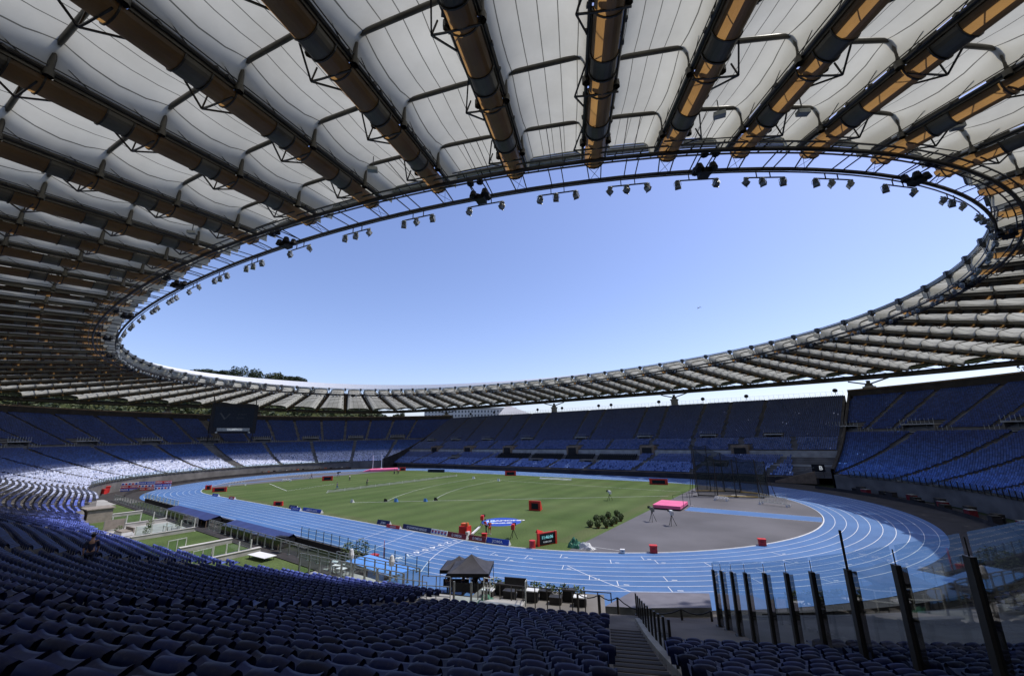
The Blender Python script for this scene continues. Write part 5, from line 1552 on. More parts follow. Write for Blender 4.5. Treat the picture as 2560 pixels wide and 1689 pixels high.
def glass_fence(pts, h, label, post='steel_pale', glass='glass', pr=.06, rail=False, top_over=0.0, group=None):
    """posts at the given (x,y,z) points with glass panels in between"""
    t = thing('glass_fence', label, 'fence', (0, 0, 0), 0, group)
    for i, p in enumerate(pts):
        mb = MB(); d = Vector(pts[min(i + 1, len(pts) - 1)]) - Vector(pts[max(i - 1, 0)]); rz = math.atan2(d.y, d.x)
        mb.box((p[0], p[1], p[2] + h / 2), (pr * 2, pr * 1.6, h), rz); mb.box((p[0], p[1], p[2] + .03), (pr * 4, pr * 4, .05), rz); mb.build('post', post, t)
    for i in range(len(pts) - 1):
        a, b = Vector(pts[i]), Vector(pts[i + 1]); d = (b - a).normalized() * pr * 1.2; a += d; b -= d; mb = MB()
        mb.quad((a.x, a.y, a.z + .08), (b.x, b.y, b.z + .08), (b.x, b.y, b.z + h * .97 + top_over), (a.x, a.y, a.z + h * .97 + top_over)); mb.build('glass_panel', glass, t)
        if rail: mb = MB(); mb.bar((a.x, a.y, a.z + h), (b.x, b.y, b.z + h), .04, 5); mb.bar((a.x, a.y, a.z + h * .82), (b.x, b.y, b.z + h * .82), .03, 5); mb.build('rail', post, t)
    return t
glass_fence([(12.0, -61.2 + 1.45 * i, 1.65) for i in range(5)], 1.1, 'waist high glass fence with pale posts on the right wall of the terrace')
glass_fence([(.2, -61.2 + 1.45 * i, 1.65) for i in range(5)], 1.1, 'waist high glass fence with pale posts on the left wall of the terrace')
glass_fence([(30.75, -59.4 + 1.1 * i, 1.6) for i in range(4)], 1.0, 'short glass fence with pale posts on the wall of the nearest lawn')
for x, lb in ((23.4, 'pale framed glass gate standing between two lawns, farther one'), (30.7, 'pale framed glass gate standing between two lawns, nearer one')):
    t = thing('glass_gate', lb, 'gate', (x, -61.0, 1.2), .15); mb = MB()
    for yy in (0, .8, 1.6): mb.box((0, yy, .65), (.09, .07, 1.3))
    mb.box((0, .8, 1.3), (.09, 1.67, .07)); mb.box((0, .8, .05), (.09, 1.67, .07)); mb.build('frame', 'steel_pale', t)
    mb = MB(); mb.quad((0, .04, .1), (0, 1.56, .1), (0, 1.56, 1.25), (0, .04, 1.25)); mb.build('pane', 'glass', t)
glass_fence([(13 + 1.8 * i, -54.1, 1.25) for i in range(19)], 1.25, 'long glass fence with double handrail along the near edge of the moat', rail=True, post='steel_grey')
glass_fence([(-38 + 1.9 * i, -54.3, 1.25) for i in range(26)], 1.15, 'long glass fence along the moat beside the far lawns and terrace', rail=True, post='steel_grey')
glass_fence([(-40 + 2.2 * i, -49.1, .95) for i in range(11)], 1.0, 'glass fence beside the far end of the home straight')
glass_fence([(27 + 1.7 * i, -49.0 - .02 * i * i * .3, .95) for i in range(15)], 1.25, 'glass fence with thin dark posts along the home straight before the finish', 'steel_dark', 'glass', .03)
glass_fence([(41 + 1.35 * i, -56.25 + .16 * i, 1.25) for i in range(10)], 1.5, 'tall glass fence in front of the lit seats near the black tent', 'steel_grey', 'glass', .07, rail=True)
glass_fence([(42 + 1.3 * i, -53.4 + .1 * i, 1.2) for i in range(9)], 1.2, 'inner glass fence between the light blue table and the lit seats', 'steel_grey', 'glass', .05, rail=True)
# team shelters
def shelter(x0, x1, y, label, zt=1.25):
    t = thing('team_shelter', label, 'shelter', (0, 0, 0)); mb = MB(); n = int((x1 - x0) / 1.9)
    mb.quad((x0, y - 2.0, zt - .25), (x1, y - 2.0, zt - .25), (x1, y - .2, zt + .15), (x0, y - .2, zt + .15)); mb.quad((x0, y - 2.0, zt - .33), (x0, y - .2, zt + .07), (x1, y - .2, zt + .07), (x1, y - 2.0, zt - .33)); mb.quad((x0, y - .2, zt + .15), (x1, y - .2, zt + .15), (x1, y + .2, zt - .3), (x0, y + .2, zt - .3)); mb.build('roof', 'navy_roof', t)
    mb = MB(); mb.box(((x0 + x1) / 2, y + .15, .55), (x1 - x0, .08, 1.0)); mb.box((x1 - .1, y - .9, .5), (.08, 2, 1.1)); mb.box((x0 + .1, y - .9, .5), (.08, 2, 1.1)); mb.build('wall', 'black', t)
    for i in range(n + 1):
        mb = MB(); mb.bar((x0 + (x1 - x0) * i / n, y - 1.9, 0), (x0 + (x1 - x0) * i / n, y - 1.9, zt - .3), .05, 4); mb.build('post', 'wood', t)
    mb = MB(); mb.box(((x0 + x1) / 2, y - .5, .35), (x1 - x0 - .5, .5, .12)); mb.build('bench', 'wood', t)
shelter(9.5, 26.4, -49.4, 'nearer of two long navy roofed team shelters sunk beside the home straight')
shelter(-16, 3.5, -49.4, 'farther of two long navy roofed team shelters sunk beside the home straight')
t = thing('pavilion', 'small beige service pavilion on the far left lawn', 'pavilion', (-9.8, -61.2, 1.2), .05); t.scale = (.8, .8, .8)
mb = MB(); mb.box((0, 0, 1.15), (4.4, 3.4, 2.3)); mb.build('wall', 'sofa', t); mb = MB(); mb.box((0, 0, 2.38), (4.9, 3.9, .16)); mb.build('roof', 'sofa', t); mb = MB(); mb.box((1.2, 1.72, 1.0), (.9, .05, 2.0)); mb.build('door', 'wood', t)
t = thing('screen_panel', 'grey free standing screen panel on the paved terrace', 'panel', (1.6, -61.2, 1.2), 1.45); mb = MB(); mb.box((0, 0, .75), (2.1, .08, 1.2)); mb.build('panel', 'sofa', t); mb = MB(); mb.box((-1, 0, .6), (.08, .1, 1.4)); mb.box((1, 0, .6), (.08, .1, 1.4)); mb.build('frame', 'steel_grey', t)
t = thing('terrace_sofa', 'taupe outdoor sofa on the paved terrace', 'sofa', (7.0, -61.2, 1.2), .1); mb = MB(); mb.box((0, 0, .25), (2.4, 1.2, .4)); mb.build('seat', 'cloth_white', t); mb = MB(); mb.box((0, 0, .52), (2.2, 1.1, .16)); mb.build('cushion', 'sofa', t); mb = MB(); mb.box((0, .55, .6), (2.4, .15, .6)); mb.build('backrest', 'sofa', t)
def table(x, y, z, label, m='cloth_white', w=1.5, d=.8, h=.8, rz=0.):
    t = thing('trestle_table', label, 'table', (x, y, z), rz); mb = MB(); mb.box((0, 0, h), (w, d, .05)); mb.build('tabletop', m, t)
    for sx in (-1, 1):
        for sy in (-1, 1):
            mb = MB(); mb.bar((sx * w * .42, sy * d * .4, 0), (sx * w * .42, sy * d * .4, h), .03, 4); mb.build('leg', 'steel_dark', t)
    return t
table(9.8, -57.6, 1.2, 'pale table on the paved terrace by the glass fence', 'steel_pale', 1.8, .6)
table(33.6, -56.2, 1.2, 'white bench table at the corner of the nearest lawn', 'white', 3.0, 1.2, .35, .1)
for i, (x, y, h, s) in enumerate(((4.0, -58.0, 1.1, 'tall shrub on the terrace near its left wall'), (10.2, -59.7, 1.2, 'tall shrub on the terrace near its right wall'), (4.6, -61.3, .9, 'small plant beside the terrace sofa'), (.9, -61.6, 1.0, 'small plant beside the grey screen panel'), (8.0, -55.9, 1.2, 'plant in a white pot at the moat side of the terrace'))):
    potted(x, y, 1.2, s, h, .45, 'cloth_white' if i > 1 else 'black', seed=40 + i)
for i, (x, y, s) in enumerate(((39.6, -50.6, 'left bushy green plant at the end of the moat'), (41.2, -50.2, 'right tall green plant at the end of the moat'))):
    potted(x, y, .6, s, 1.7 + .5 * i, .75, 'black', seed=60 + i, n=260)
# light blue covered table area beside the finish
t = thing('blue_canopy', 'light blue cloth canopy on thin legs beside the finish line', 'canopy', (45.9, -51.6, 0), -.06)
mb = MB(); mb.box((0, 0, 1.45), (7.2, 2.5, .06)); mb.build('cloth', 'skyblue', t)
mb = MB(); mb.box((1.5, -1.26, 1.0), (2.4, .04, .9)); mb.build('skirt', 'skyblue', t)
for sx in (-3.4, -1.1, 1.1, 3.4):
    for sy in (-1.2, 1.2): mb = MB(); mb.bar((sx, sy, 0), (sx, sy, 1.45), .05, 4); mb.build('leg', 'steel_grey', t)
table(43.0, -54.2, 1.17, 'white round topped table left of three by the lit seats', 'white', .8, .6, .7, .3)
table(44.2, -54.5, 1.17, 'white round topped table middle of three by the lit seats', 'white', .9, .6, .7, .5)
table(45.3, -54.9, 1.17, 'white round topped table right of three by the lit seats', 'white', .8, .5, .7, .2)
def parasol(x, y, z, label, h=1.9):
    t = thing('folded_parasol', label, 'parasol', (x, y, z)); mb = MB(); mb.bar((0, 0, 0), (0, 0, h), .03, 5); mb.build('pole', 'steel_grey', t); mb = MB(); mb.lathe((0, 0, h * .55), [(.02, -.05), (.2, 0), (.24, .35), (.14, .75), (.02, .85)], 8); mb.build('canopy', 'cloth_white', t)
parasol(44.6, -53.6, 1.15, 'folded white parasol left of the light blue canopy')
parasol(49.3, -52.9, 1.15, 'folded white parasol at the right end of the light blue canopy')
heap(46.6, -56.0, .9, .5, .5, 'cloth_white', 'white cloth crumpled at the foot of the glass fence', 9)
bpy.context.view_layer.update()
for o in [o for o in col.objects if o.name.startswith('tarpaulin_heap') and 'foot of the glass' in o.get('label', '')]: o.location.z = 1.25
# banner flag
t = thing('feather_flag', 'tall narrow red flag with white lettering at the outer end of the finish line', 'flag', (41.5, -47.8, 0)); mb = MB(); mb.bar((0, 0, 0), (0, 0, 1.9), .03, 5); mb.build('pole', 'white', t); mb = MB(); mb.box((.02, 0, 1.25), (.34, .04, 1.75), -.6); mb.build('sail', 'red', t); text_part('OMEGA', .3, 'white', t, frame((-.02, -.04, 1.25), (0, 0, 1), (-math.cos(.6), math.sin(.6), 0)))
red_box(40.1, -47.9, .7, .7, 'red box beside the red flag at the track edge'); red_box(41.0, -48.1, .4, .35, 'orange box between red box and red flag', 'orange')
red_box(54.4, -48.6, .5, .45, 'small red box at the outer kerb left of the black tent'); red_box(29.5, -47.6, .3, .3, 'tiny dark box on the outermost lane', 'black')
t = thing('dark_monitor', 'dark monitor box behind the moat left of the finish', 'monitor', (27.8, -51.6, .9), .2); mb = MB(); mb.box((0, 0, .4), (1.5, .6, .8)); mb.build('case', 'black', t); mb = MB(); mb.box((0, -.32, .42), (1.3, .03, .6)); mb.build('screen', 'screen', t)

# black tents
def gazebo(x, y, z, w, h, pk, label, rz):
    t = thing('gazebo_tent', label, 'tent', (x, y, z), rz); hw = w / 2; mb = MB(); n = 6
    for sx, sy in ((1, 0), (0, 1), (-1, 0), (0, -1)):
        px_, py_ = -sy, sx; rows = []
        for i in range(n + 1):
            u = i / n; wd = hw * (1 - u); zz = h + (pk - h) * u ** 1.35 * 1.0 - .05 * math.sin(math.pi * u)
            rows.append([(sx * wd + px_ * wd * v, sy * wd + py_ * wd * v, zz - (.07 * (1 - v * v) * (1 - u))) for v in (-1, -.5, 0, .5, 1)])
        vs = [p for r_ in rows for p in r_]
        mb.add(vs, [(i * 5 + j, i * 5 + j + 1, (i + 1) * 5 + j + 1, (i + 1) * 5 + j) for i in range(n) for j in range(4)])
    mb.build('roof', 'tent', t, True)
    mb = MB()
    for sx, sy in ((1, 0), (0, 1), (-1, 0), (0, -1)):
        px_, py_ = -sy, sx; A = (sx * hw + px_ * hw, sy * hw + py_ * hw); B = (sx * hw - px_ * hw, sy * hw - py_ * hw)
        mb.quad((A[0], A[1], h - .26), (B[0], B[1], h - .26), (B[0], B[1], h), (A[0], A[1], h))
    mb.build('valance', 'black', t)
    for sx in (-1, 1):
        for sy in (-1, 1): mb = MB(); mb.bar((sx * hw * .97, sy * hw * .97, 0), (sx * hw * .97, sy * hw * .97, h), .03, 4); mb.build('leg', 'black', t)
    mb = MB(); mb.box((0, -hw * .8, .95), (w * .8, .05, .6)); mb.build('side_cloth', 'black', t)
gazebo(56.4, -51.0, .8, 3.1, 1.95, 2.85, 'black peaked gazebo tent at the front of the nearest stand', .55)
gazebo(53.8, -49.6, .2, 2.6, 1.95, 2.65, 'second black gazebo peak showing behind the larger tent', .55)
for i, (x, y, rz, m) in enumerate(((54.9, -51.9, 2.2, 'black'), (55.7, -51.2, 1.2, 'jacket_navy'), (56.3, -50.6, 2.9, 'jacket_navy'), (57.0, -51.2, 1.8, 'black'), (57.6, -50.6, 2.4, 'red_dark'), (58.2, -51.6, 2.2, 'black'))):
    person(x, y, .8, rz, 'person in dark clothes working in the shade of the black tent', m, 'jacket_navy', 'lean' if i % 2 else 'stand', group='people under the black tent')
table(56.4, -51.9, .8, 'black covered desk under the black tent', 'black', 2.4, .7, .95, .5)
# gates, steps and handrails below the nearest rows
def railing(pts, label, h=1.05, m='steel_grey', n_mid=1):
    t = thing('handrail', label, 'railing', (0, 0, 0))
    for p in pts: mb = MB(); mb.bar(p, (p[0], p[1], p[2] + h), .035, 5); mb.build('post', m, t)
    mb = MB()
    for i in range(len(pts) - 1):
        for k in range(n_mid + 1):
            hh = h * (1 - .45 * k); mb.bar((pts[i][0], pts[i][1], pts[i][2] + hh), (pts[i + 1][0], pts[i + 1][1], pts[i + 1][2] + hh), .03, 5)
    mb.build('rail', m, t)
railing([(52.2, -56.3, 1.9), (53.4, -55.6, 1.6), (54.5, -55.0, 1.5), (55.3, -54.5, 1.4)], 'grey handrail on the steps left of the tent', n_mid=2)
railing([(56.6, -56.1, 2.2), (57.5, -55.7, 2.2), (58.4, -55.3, 2.2)], 'grey double handrail gate in front of the tent', 1.3, n_mid=2)
railing([(62.0, -56.2, 3.1), (61.0, -54.4, 2.4), (60.1, -52.9, 1.9)], 'pale sloping handrail beside the ramp right of the tent', 1.2, 'steel_pale')
railing([(64.7, -55.8, 3.2), (63.4, -53.9, 2.5), (62.4, -52.3, 2.05)], 'second pale sloping handrail on the far side of the ramp', 1.2, 'steel_pale')
glass_fence([(59.4, -56.0, 2.25), (60.4, -55.5, 2.25), (61.3, -55.1, 2.25)], 1.35, 'short glass fence right of the steps below the nearest rows', 'steel_grey', 'glass', .06)
t = thing('ramp', 'grey ramp leading down from the nearest rows to the tent', 'ramp', (0, 0, 0)); mb = MB(); mb.add([(62.2, -56.8, 3.25), (64.6, -56.0, 3.25), (62.5, -52.6, 2.1), (60.6, -53.3, 2.1), (62.2, -56.8, 0), (64.6, -56, 0), (62.5, -52.6, 0), (60.6, -53.3, 0)], [(0, 1, 2, 3), (0, 3, 7, 4), (1, 5, 6, 2)]); mb.build('deck', 'concrete_light', t); mb = MB(); mb.box((63.4, -56.5, 3.27), (2.4, .3, .06), .33); mb.build('threshold', 'steel_grey', t)
t = thing('wide_monitor', 'wide black monitor facing away at the front rail right of the tent', 'monitor', (62.0, -53.0, 2.0), .35); mb = MB(); mb.box((0, 0, 1.15), (1.45, .12, .62)); mb.build('display', 'black', t); mb = MB(); mb.bar((0, 0, 0), (0, 0, .8), .05, 5); mb.box((0, 0, .04), (.7, .5, .06)); mb.build('stand', 'steel_dark', t)
heap(60.9, -54.6, .55, .45, .5, 'green', 'dull green sack at the foot of the pale handrail', 21)
for o in [o for o in col.objects if o.name.startswith('tarpaulin_heap') and 'dull green' in o.get('label', '')]: o.location.z = 2.25
# front rail with posts and cable, planters and cases along the stand front
RP = []
for i in range(12):
    a = math.radians(-74.6 + .78 * i); RP.append((CC + 56.4 * math.cos(a), 56.4 * math.sin(a), 2.1))
railing(RP, 'dark sagging front rail along the foot of the nearest rows', 1.15, 'steel_dark', 0)
for i in range(9):
    a = math.radians(-74.4 + .8 * i); r_ = 55.2 - (i % 2) * .6
    t = thing('equipment_case', ('black' if i % 3 else 'brown') + ' equipment case number %s along the front rail right of the tent' % ('one two three four five six seven eight nine'.split()[i]), 'case', (CC + r_ * math.cos(a), r_ * math.sin(a), 2.05), a)
    t['label'] = 'dark equipment case standing behind the front rail'; t['group'] = 'equipment cases behind the front rail'
    hh = (.35, .6, .45)[i % 3]; mb = MB(); mb.box((0, 0, hh / 2), (.5, .75, hh)); mb.build('body', 'black' if i % 3 else 'concrete_dark', t); mb = MB(); mb.box((0, 0, hh + .03), (.54, .8, .06)); mb.build('lid', 'steel_dark' if i % 4 else 'cloth_white', t)
for i in range(7):
    a = math.radians(-74.2 + 1.0 * i); potted(CC + 54.3 * math.cos(a), 54.3 * math.sin(a), 2.05, 'low dark green plant among the cases along the front rail', .8, .5, 'black', 80 + i, 'low plants along the front rail', 110)
mb = MB(); mb.add([(CC + r_ * math.cos(math.radians(a)), r_ * math.sin(math.radians(a)), 2.04) for r_, a in [(53.2, -75.5), (53.2, -72), (53.2, -69), (53.2, -66.5), (63.6, -66.2), (63.6, -69), (63.6, -72), (63.6, -75.5)]], [tuple(range(8))]); struct('front_walkway', mb, 'concrete')
mb = MB()
for i in range(30):
    a0 = math.radians(-75.5 + 9 * i / 30); a1 = math.radians(-75.5 + 9 * (i + 1) / 30)
    mb.quad((CC + 53.2 * math.cos(a0), 53.2 * math.sin(a0), -.02), (CC + 53.2 * math.cos(a1), 53.2 * math.sin(a1), -.02), (CC + 53.2 * math.cos(a1), 53.2 * math.sin(a1), 2.04), (CC + 53.2 * math.cos(a0), 53.2 * math.sin(a0), 2.04))
tag(mb.build('walkway_wall', 'concrete_dark'), 'low dark wall holding up the front walkway by the near bend', 'wall')
# pale tunnel cover
t = thing('tunnel_cover', 'large pale grey sheeted cover over the player tunnel beside the near bend', 'cover', (0, 0, 0))
mb = MB(); a, b, c, d = (68.0, -52.6, 2.9), (68.8, -50.6, 3.2), (72.7, -48.3, 3.2), (73.2, -50.4, 3.2); e = (70.1, -52.5, 3.2)
mb.add([a, b, c, d, e], [(0, 4, 1), (4, 3, 2, 1)]); mb.build('roof', 'tarp_grey', t)
mb = MB()
for p, q_ in ((a, e), (e, d), (d, c), (a, b)): mb.quad((p[0], p[1], 0), (q_[0], q_[1], 0), (q_[0], q_[1], q_[2]), (p[0], p[1], p[2]))
mb.build('side_panel', 'steel_grey', t)
t = thing('post_and_rope_barrier', 'dark posts with a drooping rope in front of the pale tunnel cover', 'barrier', (0, 0, 0))
RB = [(66.8, -53.6, 2.5), (67.9, -53.1, 2.5), (68.9, -52.9, 2.5), (70.7, -53.7, 2.5), (72.2, -52.6, 2.5), (73.5, -52.0, 2.5)]
for p in RB: mb = MB(); mb.box((p[0], p[1], p[2] + .35), (.1, .08, 1.5)); mb.build('post', 'steel_dark', t)
mb = MB()
for p, q_ in zip(RB[:-1], RB[1:]): mb.path([(p[0] + (q_[0] - p[0]) * u, p[1] + (q_[1] - p[1]) * u, p[2] + 1.1 - .2 * math.sin(math.pi * u)) for u in (0, .25, .5, .75, 1)], .03, 4)
mb.build('rope', 'black', t)

# tall fence between sectors running up the nearest stand
FO = [3.5, 4.65, 6.0, 7.5, 9.3, 10.95, 12.5, 14.2, 15.9, 17.7, 19.6]
pts = []
for o in FO:
    r_ = R0 + o; a = math.radians(-61.3); pts.append((CC + r_ * math.cos(a), r_ * math.sin(a), zprof(max(0, o)) - .05))
t = glass_fence(pts, 2.45, 'tall smoked glass sector fence with heavy dark posts climbing the nearest stand', 'steel_dark', 'glass_dark', .07, top_over=.45)
for i, p in enumerate(pts):
    mb = MB(); mb.bar((p[0], p[1], p[2] + 2.4), (p[0], p[1], p[2] + 2.75 + (.6 if i == 7 else 0)), .015 if i != 7 else .04, 4)
    a = math.radians(-61.3); mb.box((p[0] + .1, p[1] + .06, p[2] + 1.2), (.045, .16, 2.4), a); mb.build('rod', 'steel_dark', t)
# low fence posts right of the aisle
pts = [(CC + (R0 + o) * math.cos(math.radians(-64.75)), (R0 + o) * math.sin(math.radians(-64.75)), zprof(max(0, o))) for o in [1.5 + 1.15 * i for i in range(11)]]
glass_fence(pts, 1.05, 'low dark post fence along the right side of the aisle', 'steel_dark', 'glass_dark', .045)
mb = MB()
for i in range(24):
    o = 4.0 + .80 * i; r_ = R0 + o; a = math.radians(-64.85); mb.box((CC + r_ * math.cos(a), r_ * math.sin(a), zprof(o) + .02), (.5, .22, .22), a + .3)
ob = mb.build('kerbstone', 'concrete_light', grand); ob['kind'] = 'stuff'

# fences round the front of the curved stands
def ring_fence(k0, k1, n, o, z, h, label, post='steel_grey'):
    pts = []
    for i in range(n + 1):
        p, nn_, _ = key_pos(k0 + (k1 - k0) * i / n, o); pts.append((p[0], p[1], z + .88))
    return glass_fence(pts, h, label, post, 'glass', .06, rail=False)
ring_fence(-196, -248, 36, -.2, 1.7, 1.3, 'glass barrier along the front of the far left bend')
ring_fence(-248, -305, 40, -.2, 1.7, 1.1, 'glass barrier along the front of the far bend behind the pole vault mat')
ring_fence(46, 8, 30, -.2, 1.7, 1.3, 'glass barrier along the dark front of the right bend', 'steel_dark')
mb = MB()
for i in range(70):
    k = -188 - 118 * i / 70; p, n_, _ = key_pos(k, -6.6); p2, n2_, _ = key_pos(k - 118 / 70, -6.6)
    mb.quad((p[0], p[1], -.02), (p2[0], p2[1], -.02), (p2[0], p2[1], .75), (p[0], p[1], .75))
for i in range(60):
    k = 50 - 105 * i / 60; p, n_, _ = key_pos(k, -5.6); p2, n2_, _ = key_pos(k - 105 / 60, -5.6)
    mb.quad((p[0], p[1], -.02), (p2[0], p2[1], -.02), (p2[0], p2[1], .55), (p[0], p[1], .55))
tag(mb.build('track_wall', 'concrete_dark'), 'low dark wall along the outside of the track in both bends', 'wall')
for i in range(16):
    k = -268 - 2.4 * i; p, n_, _ = key_pos(k, -5.6)
    t = thing('stewards_box', 'small coloured box or cabinet at the foot of the far bend', 'box', (p[0], p[1], 0), k, 'boxes along the foot of the far bend'); mb = MB(); mb.box((0, 0, .5), (.8, .6, 1.0)); mb.build('body', ('wood', 'orange', 'black', 'steel_grey', 'concrete_light')[i % 5], t); mb = MB(); mb.box((0, 0, 1.03), (.86, .66, .06)); mb.build('lid', 'black', t)
for i in range(22):
    k = 42 - 2.1 * i; p, n_, _ = key_pos(k, -3.2 - (i % 3) * .9)
    t = thing('dark_cabinet', 'dark cabinet in the shade at the foot of the right bend', 'cabinet', (p[0], p[1], 0), math.radians(k), 'cabinets in the shade of the right bend'); h = .7 + .5 * ((i * 7) % 4) / 3; mb = MB(); mb.box((0, 0, h / 2), (.9, 1.3, h)); mb.build('body', ('black', 'concrete_dark', 'red_dark', 'steel_dark')[i % 4], t); mb = MB(); mb.box((0, 0, h + .03), (.96, 1.36, .06)); mb.build('top', 'steel_grey' if i % 4 == 2 else 'black', t)
t = thing('sector_sign', 'black sector sign with a white letter at the right end of the tribune', 'sign', (79.3, 49.7, 2.9), 0); mb = MB(); mb.box((0, 0, .7), (2.6, .15, 1.7)); mb.build('panel', 'black', t); mb = MB(); mb.bar((-.9, .1, -1.6), (-.9, .1, 0), .07, 4); mb.bar((.9, .1, -1.6), (.9, .1, 0), .07, 4); mb.build('post', 'steel_dark', t); text_part('B', 1.3, 'sign_text', t, frame((.5, -.09, .7), (1, 0, 0), (0, 0, 1)), bold=.03)
t = thing('ramp', 'brown sloping ramp wall below the right end of the tribune', 'ramp', (0, 0, 0)); mb = MB(); mb.add([(70, 48.3, .0), (78.5, 48.3, .0), (78.5, 48.3, 2.9), (70, 48.3, .4), (70, 49, .0), (78.5, 49, .0), (78.5, 49, 2.9), (70, 49, .4)], [(0, 1, 2, 3), (3, 2, 6, 7), (1, 5, 6, 2), (0, 3, 7, 4)]); mb.build('wall', 'wood', t); mb = MB(); mb.bar((70, 48.3, 1.3), (78.5, 48.3, 3.8), .05, 4); mb.build('handrail', 'steel_grey', t)

# ------------------------------------------------------------------ video screen, loudspeaker domes on the tribune rim
t = thing('video_screen', 'big dark video screen hanging in front of the upper tier at the far left', 'screen', (-122.5, -4.9, 15.9), math.pi / 2)
mb = MB(); mb.box((0, 0, 6.4), (17.6, 1.1, 12.6)); mb.build('cabinet', 'black', t)
mb = MB(); mb.box((-.2, -.6, 6.9), (15.0, .1, 8.6)); mb.build('display', 'screen', t)
mb = MB(); mb.box((0, -.7, 1.7), (12.4, .2, 1.3)); mb.build('sign_band', 'steel_grey', t)
text_part('OLIMPICO', 1.15, 'sign_text', t, frame((.4, -.84, 1.7), (1, 0, 0), (0, 0, 1)), bold=.03, sx=1.1)
mb = MB()
mb.add([(-6, -.67, 8.6), (-5.4, -.67, 8.6), (-3.6, -.67, 6.2), (-4.0, -.67, 5.8)], [(0, 1, 2, 3)]); mb.add([(-4.0, -.67, 5.8), (-3.6, -.67, 6.2), (-1.9, -.67, 8.2), (-2.4, -.67, 8.4)], [(0, 1, 2, 3)])
mb.build('emblem', 'led_text_dim', t)
text_part('STADIO', .95, 'led_text_dim', t, frame((2.6, -.67, 8.2), (1, 0, 0), (0, 0, 1))); text_part('ROMA', .95, 'led_text_dim', t, frame((1.9, -.67, 6.6), (1, 0, 0), (0, 0, 1)))
for sx in (-6.2, 6.2): mb = MB(); mb.lathe((sx, -.5, .3), [(.05, .5), (.45, .35), (.5, 0), (.05, -.1)], 10); mb.build('lamp', 'steel_pale', t)
for sx in (-8.2, 8.2): mb = MB(); mb.bar((sx, .4, 12.2), (sx, 1.5, 16.5), .2, 6); mb.build('hanger', 'steel_dark', t); mb = MB(); mb.bar((sx, .6, 0), (sx, 1.6, -3.6), .18, 6); mb.build('strut', 'steel_dark', t)
for i, x in enumerate((-75, -58, -30, -16, 3, 9, 30, 47, 62, 88)):
    t = thing('rim_loudspeaker', 'round black loudspeaker on the railing above the tribune', 'loudspeaker', (x, 95.4, 24.9), 0, 'round loudspeakers on the tribune rim'); mb = MB(); mb.ball((0, 0, .5), .75, 8, 6, sz=(1, .6, .9)); mb.build('drum', 'black', t, True); mb = MB(); mb.bar((0, 0, -1), (0, 0, .2), .08, 5); mb.build('stem', 'steel_dark', t)

# ------------------------------------------------------------------ beyond the bowl: hill, trees, building, aircraft
def polar(az, D): return CX + D * math.cos(math.radians(az)), CY + D * math.sin(math.radians(az))
def hill_h(az, D):
    t_ = min(1, max(0, (D - 250) / 130)); t_ = t_ * t_ * (3 - 2 * t_)
    a = 0.094 if az > 150 else max(-.02, .094 - (150 - az) * .0062)
    if az > 168: a = max(.08, .094 - (az - 168) * .001)
    return t_ * (a * 380 + 11) * (1 + .10 * math.sin(az * 1.7) + .05 * math.sin(az * 4.3))
mb = MB(); na, nd_ = 90, 22; vs = []
for i in range(na + 1):
    az = 128 + 77 * i / na
    for j in range(nd_ + 1):
        D = 250 + 650 * (j / nd_) ** 1.5; x, y = polar(az, D); vs.append((x, y, hill_h(az, D) + 1.6 * math.sin(i * 2.1 + j) + random.uniform(-.8, .8) - (3 if j == 0 else 0)))
mb.add(vs, [(i * (nd_ + 1) + j, (i + 1) * (nd_ + 1) + j, (i + 1) * (nd_ + 1) + j + 1, i * (nd_ + 1) + j + 1) for i in range(na) for j in range(nd_)])
struct('hillside', mb, 'scrub', True)
mb = MB(); rg = random.Random(5)
for i in range(3600):
    az = rg.uniform(136, 186); D = rg.uniform(285, 392); x, y = polar(az, D); s = rg.uniform(1.0, 3.4)
    foliage_mesh(mb, (x, y, hill_h(az, D) + s * .4), (s * 1.2, s * 1.2, s * .7), 13, s * .33, seed=i)
tag(mb.build('hillside_shrubs', 'leaf'), 'dense green and yellowish shrubs covering the hillside beyond the rim', 'shrubs', kind='stuff')
def tree(az, D, top_t, w_px, label, flat=True, seed=0, base=None, m='pine'):
    x, y = polar(az, D); ztop = CZ + top_t * D; gz = hill_h(az, D); H = ztop - gz; w = w_px / 993.5 * D / 2
    t = thing('umbrella_pine' if flat else 'broadleaf_tree', label, 'tree', (x, y, gz), 0)
    mb = MB(); mb.bar((0, 0, -1), (.2, 0, H * .72), .55, 8, r2=.3)
    for i in range(6):
        a = i * 1.05 + seed; mb.bar((.1, 0, H * (.6 + .02 * i)), (w * .55 * math.cos(a), w * .55 * math.sin(a), H * .86), .2, 5, r2=.08)
    mb.build('trunk', 'bark', t)
    mb = MB(); rg = random.Random(seed)
    for i in range(11 if flat else 15):
        a = rg.uniform(0, 6.28); rr = w * (.72 * math.sqrt(rg.random())); zz = H * (.88 if flat else rg.uniform(.45, .88)) + (rg.uniform(-.4, .4))
        foliage_mesh(mb, (rr * math.cos(a), rr * math.sin(a), zz), (w * .38, w * .38, H * (.10 if flat else .15)), 130, max(.32, w * .07), seed=seed * 50 + i)
    mb.build('crown', m, t)
tree(164.2, 345, .1435, 44, 'broad umbrella pine at the left end of the ridge above the roof', True, 1)
tree(162.5, 350, .143, 40, 'second umbrella pine with open trunk on the ridge above the roof', True, 2)
tree(160.6, 340, .1535, 46, 'tall dense dark tree block left half on the ridge', False, 3)
tree(159.1, 345, .151, 42, 'tall dense dark tree block right half on the ridge', False, 4)
tree(157.0, 350, .145, 48, 'rounded tree right of the dense block on the ridge', False, 5, m='leaf')
tree(155.9, 352, .1425, 42, 'low rounded tree in the middle of the right group on the ridge', False, 6, m='leaf')
tree(154.9, 350, .1405, 34, 'small umbrella pine near the right end of the ridge trees', True, 7)
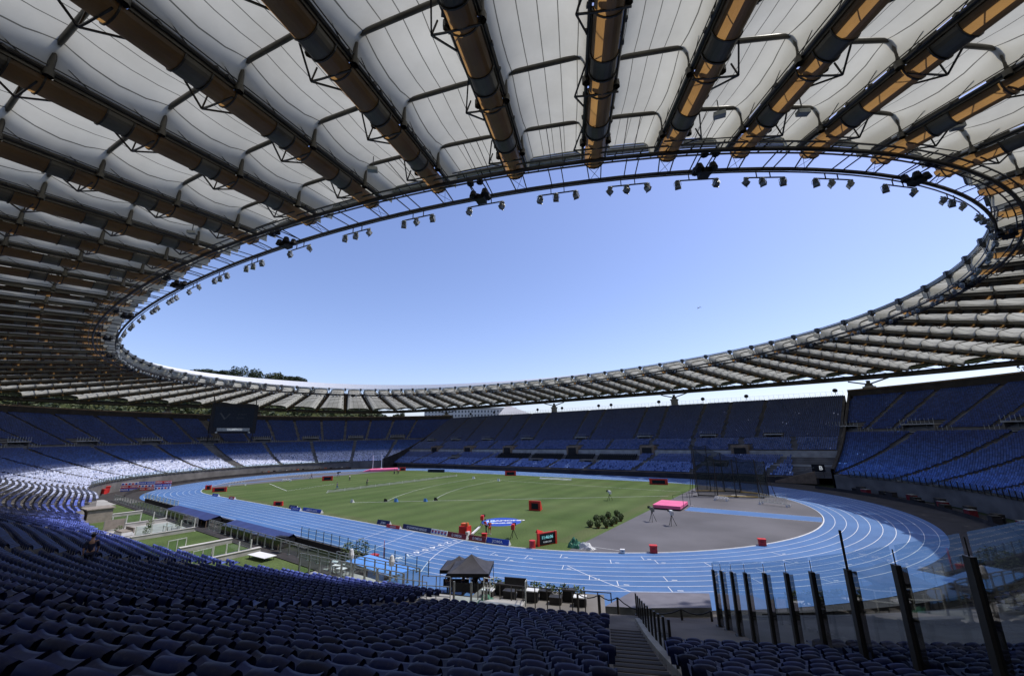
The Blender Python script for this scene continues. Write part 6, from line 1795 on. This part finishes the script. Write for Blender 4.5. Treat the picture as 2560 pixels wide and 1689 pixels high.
tree(154.2, 352, .1375, 32, 'last small tree at the right end of the ridge', True, 8)
tree(141.5, 330, .064, 30, 'small round tree showing above the rim left of the white building', False, 9, m='leaf')
tree(73.0, 215, .115, 40, 'tree top showing above the rim at the far right', False, 10)
# long white building
t = thing('white_building', 'long white building with rows of windows beyond the rim behind the tribune', 'building', (*polar(131.9, 450), 0), math.radians(131.9 - 90))
H = 43.0; W_ = 99
mb = MB(); mb.box((0, 0, H / 2), (W_, 14, H)); mb.build('wall', 'stone_pale', t)
mb = MB(); mb.box((0, 0, H + .35), (W_ + 2, 16, .7)); mb.build('roof', 'concrete_light', t)
wm = None
for r_ in range(3):
    for i in range(28):
        if wm is None: q_ = MB(); q_.box((0, 0, 0), (1.5, .3, 2.3)); wm = q_.build('window', 'window', t); o = wm
        else: o = wm.copy(); col.objects.link(o); o.parent = t
        o.location = (-W_ / 2 + W_ * (i + .5) / 28, -7.05, H - 3.0 - 4.3 * r_)
t = thing('gabled_wing', 'low white wing with a gable right of the long white building', 'building', (*polar(125.6, 430), 0), math.radians(36)); mb = MB(); mb.box((0, 0, 17.5), (34, 14, 35)); mb.build('wall', 'stone_pale', t); mb = MB(); mb.add([(-17.5, -7.5, 35), (17.5, -7.5, 35), (17.5, 7.5, 35), (-17.5, 7.5, 35), (-10, 0, 44), (-4, 0, 44)], [(0, 1, 5, 4), (2, 3, 4, 5), (1, 2, 5), (3, 0, 4)]); mb.build('roof', 'stone_pale', t)
# distant aircraft
dirv = F_ + (1747 - 1280) / 993.5 * R2 - (769 - 844.5) / 993.5 * U2; pa = Vector((CX, CY, CZ)) + dirv * 2600
t = thing('aircraft', 'tiny white airliner high in the clear sky', 'aircraft', pa, 2.3)
mb = MB(); mb.bar((-17, 0, 0), (17, 0, 0), 1.9, 8, cap=True); mb.build('fuselage', 'white', t); mb = MB(); mb.add([(4, 0, -.5), (-6, 16, .5), (-9, 16, .5), (-3, 0, -.5), (-6, -16, .5), (-9, -16, .5)], [(0, 1, 2, 3), (0, 3, 5, 4)]); mb.build('wing', 'white', t); mb = MB(); mb.add([(-12, 0, 1), (-17, 0, 7), (-19, 0, 7), (-17, 0, 1)], [(0, 1, 2, 3)]); mb.build('tail_fin', 'white', t)
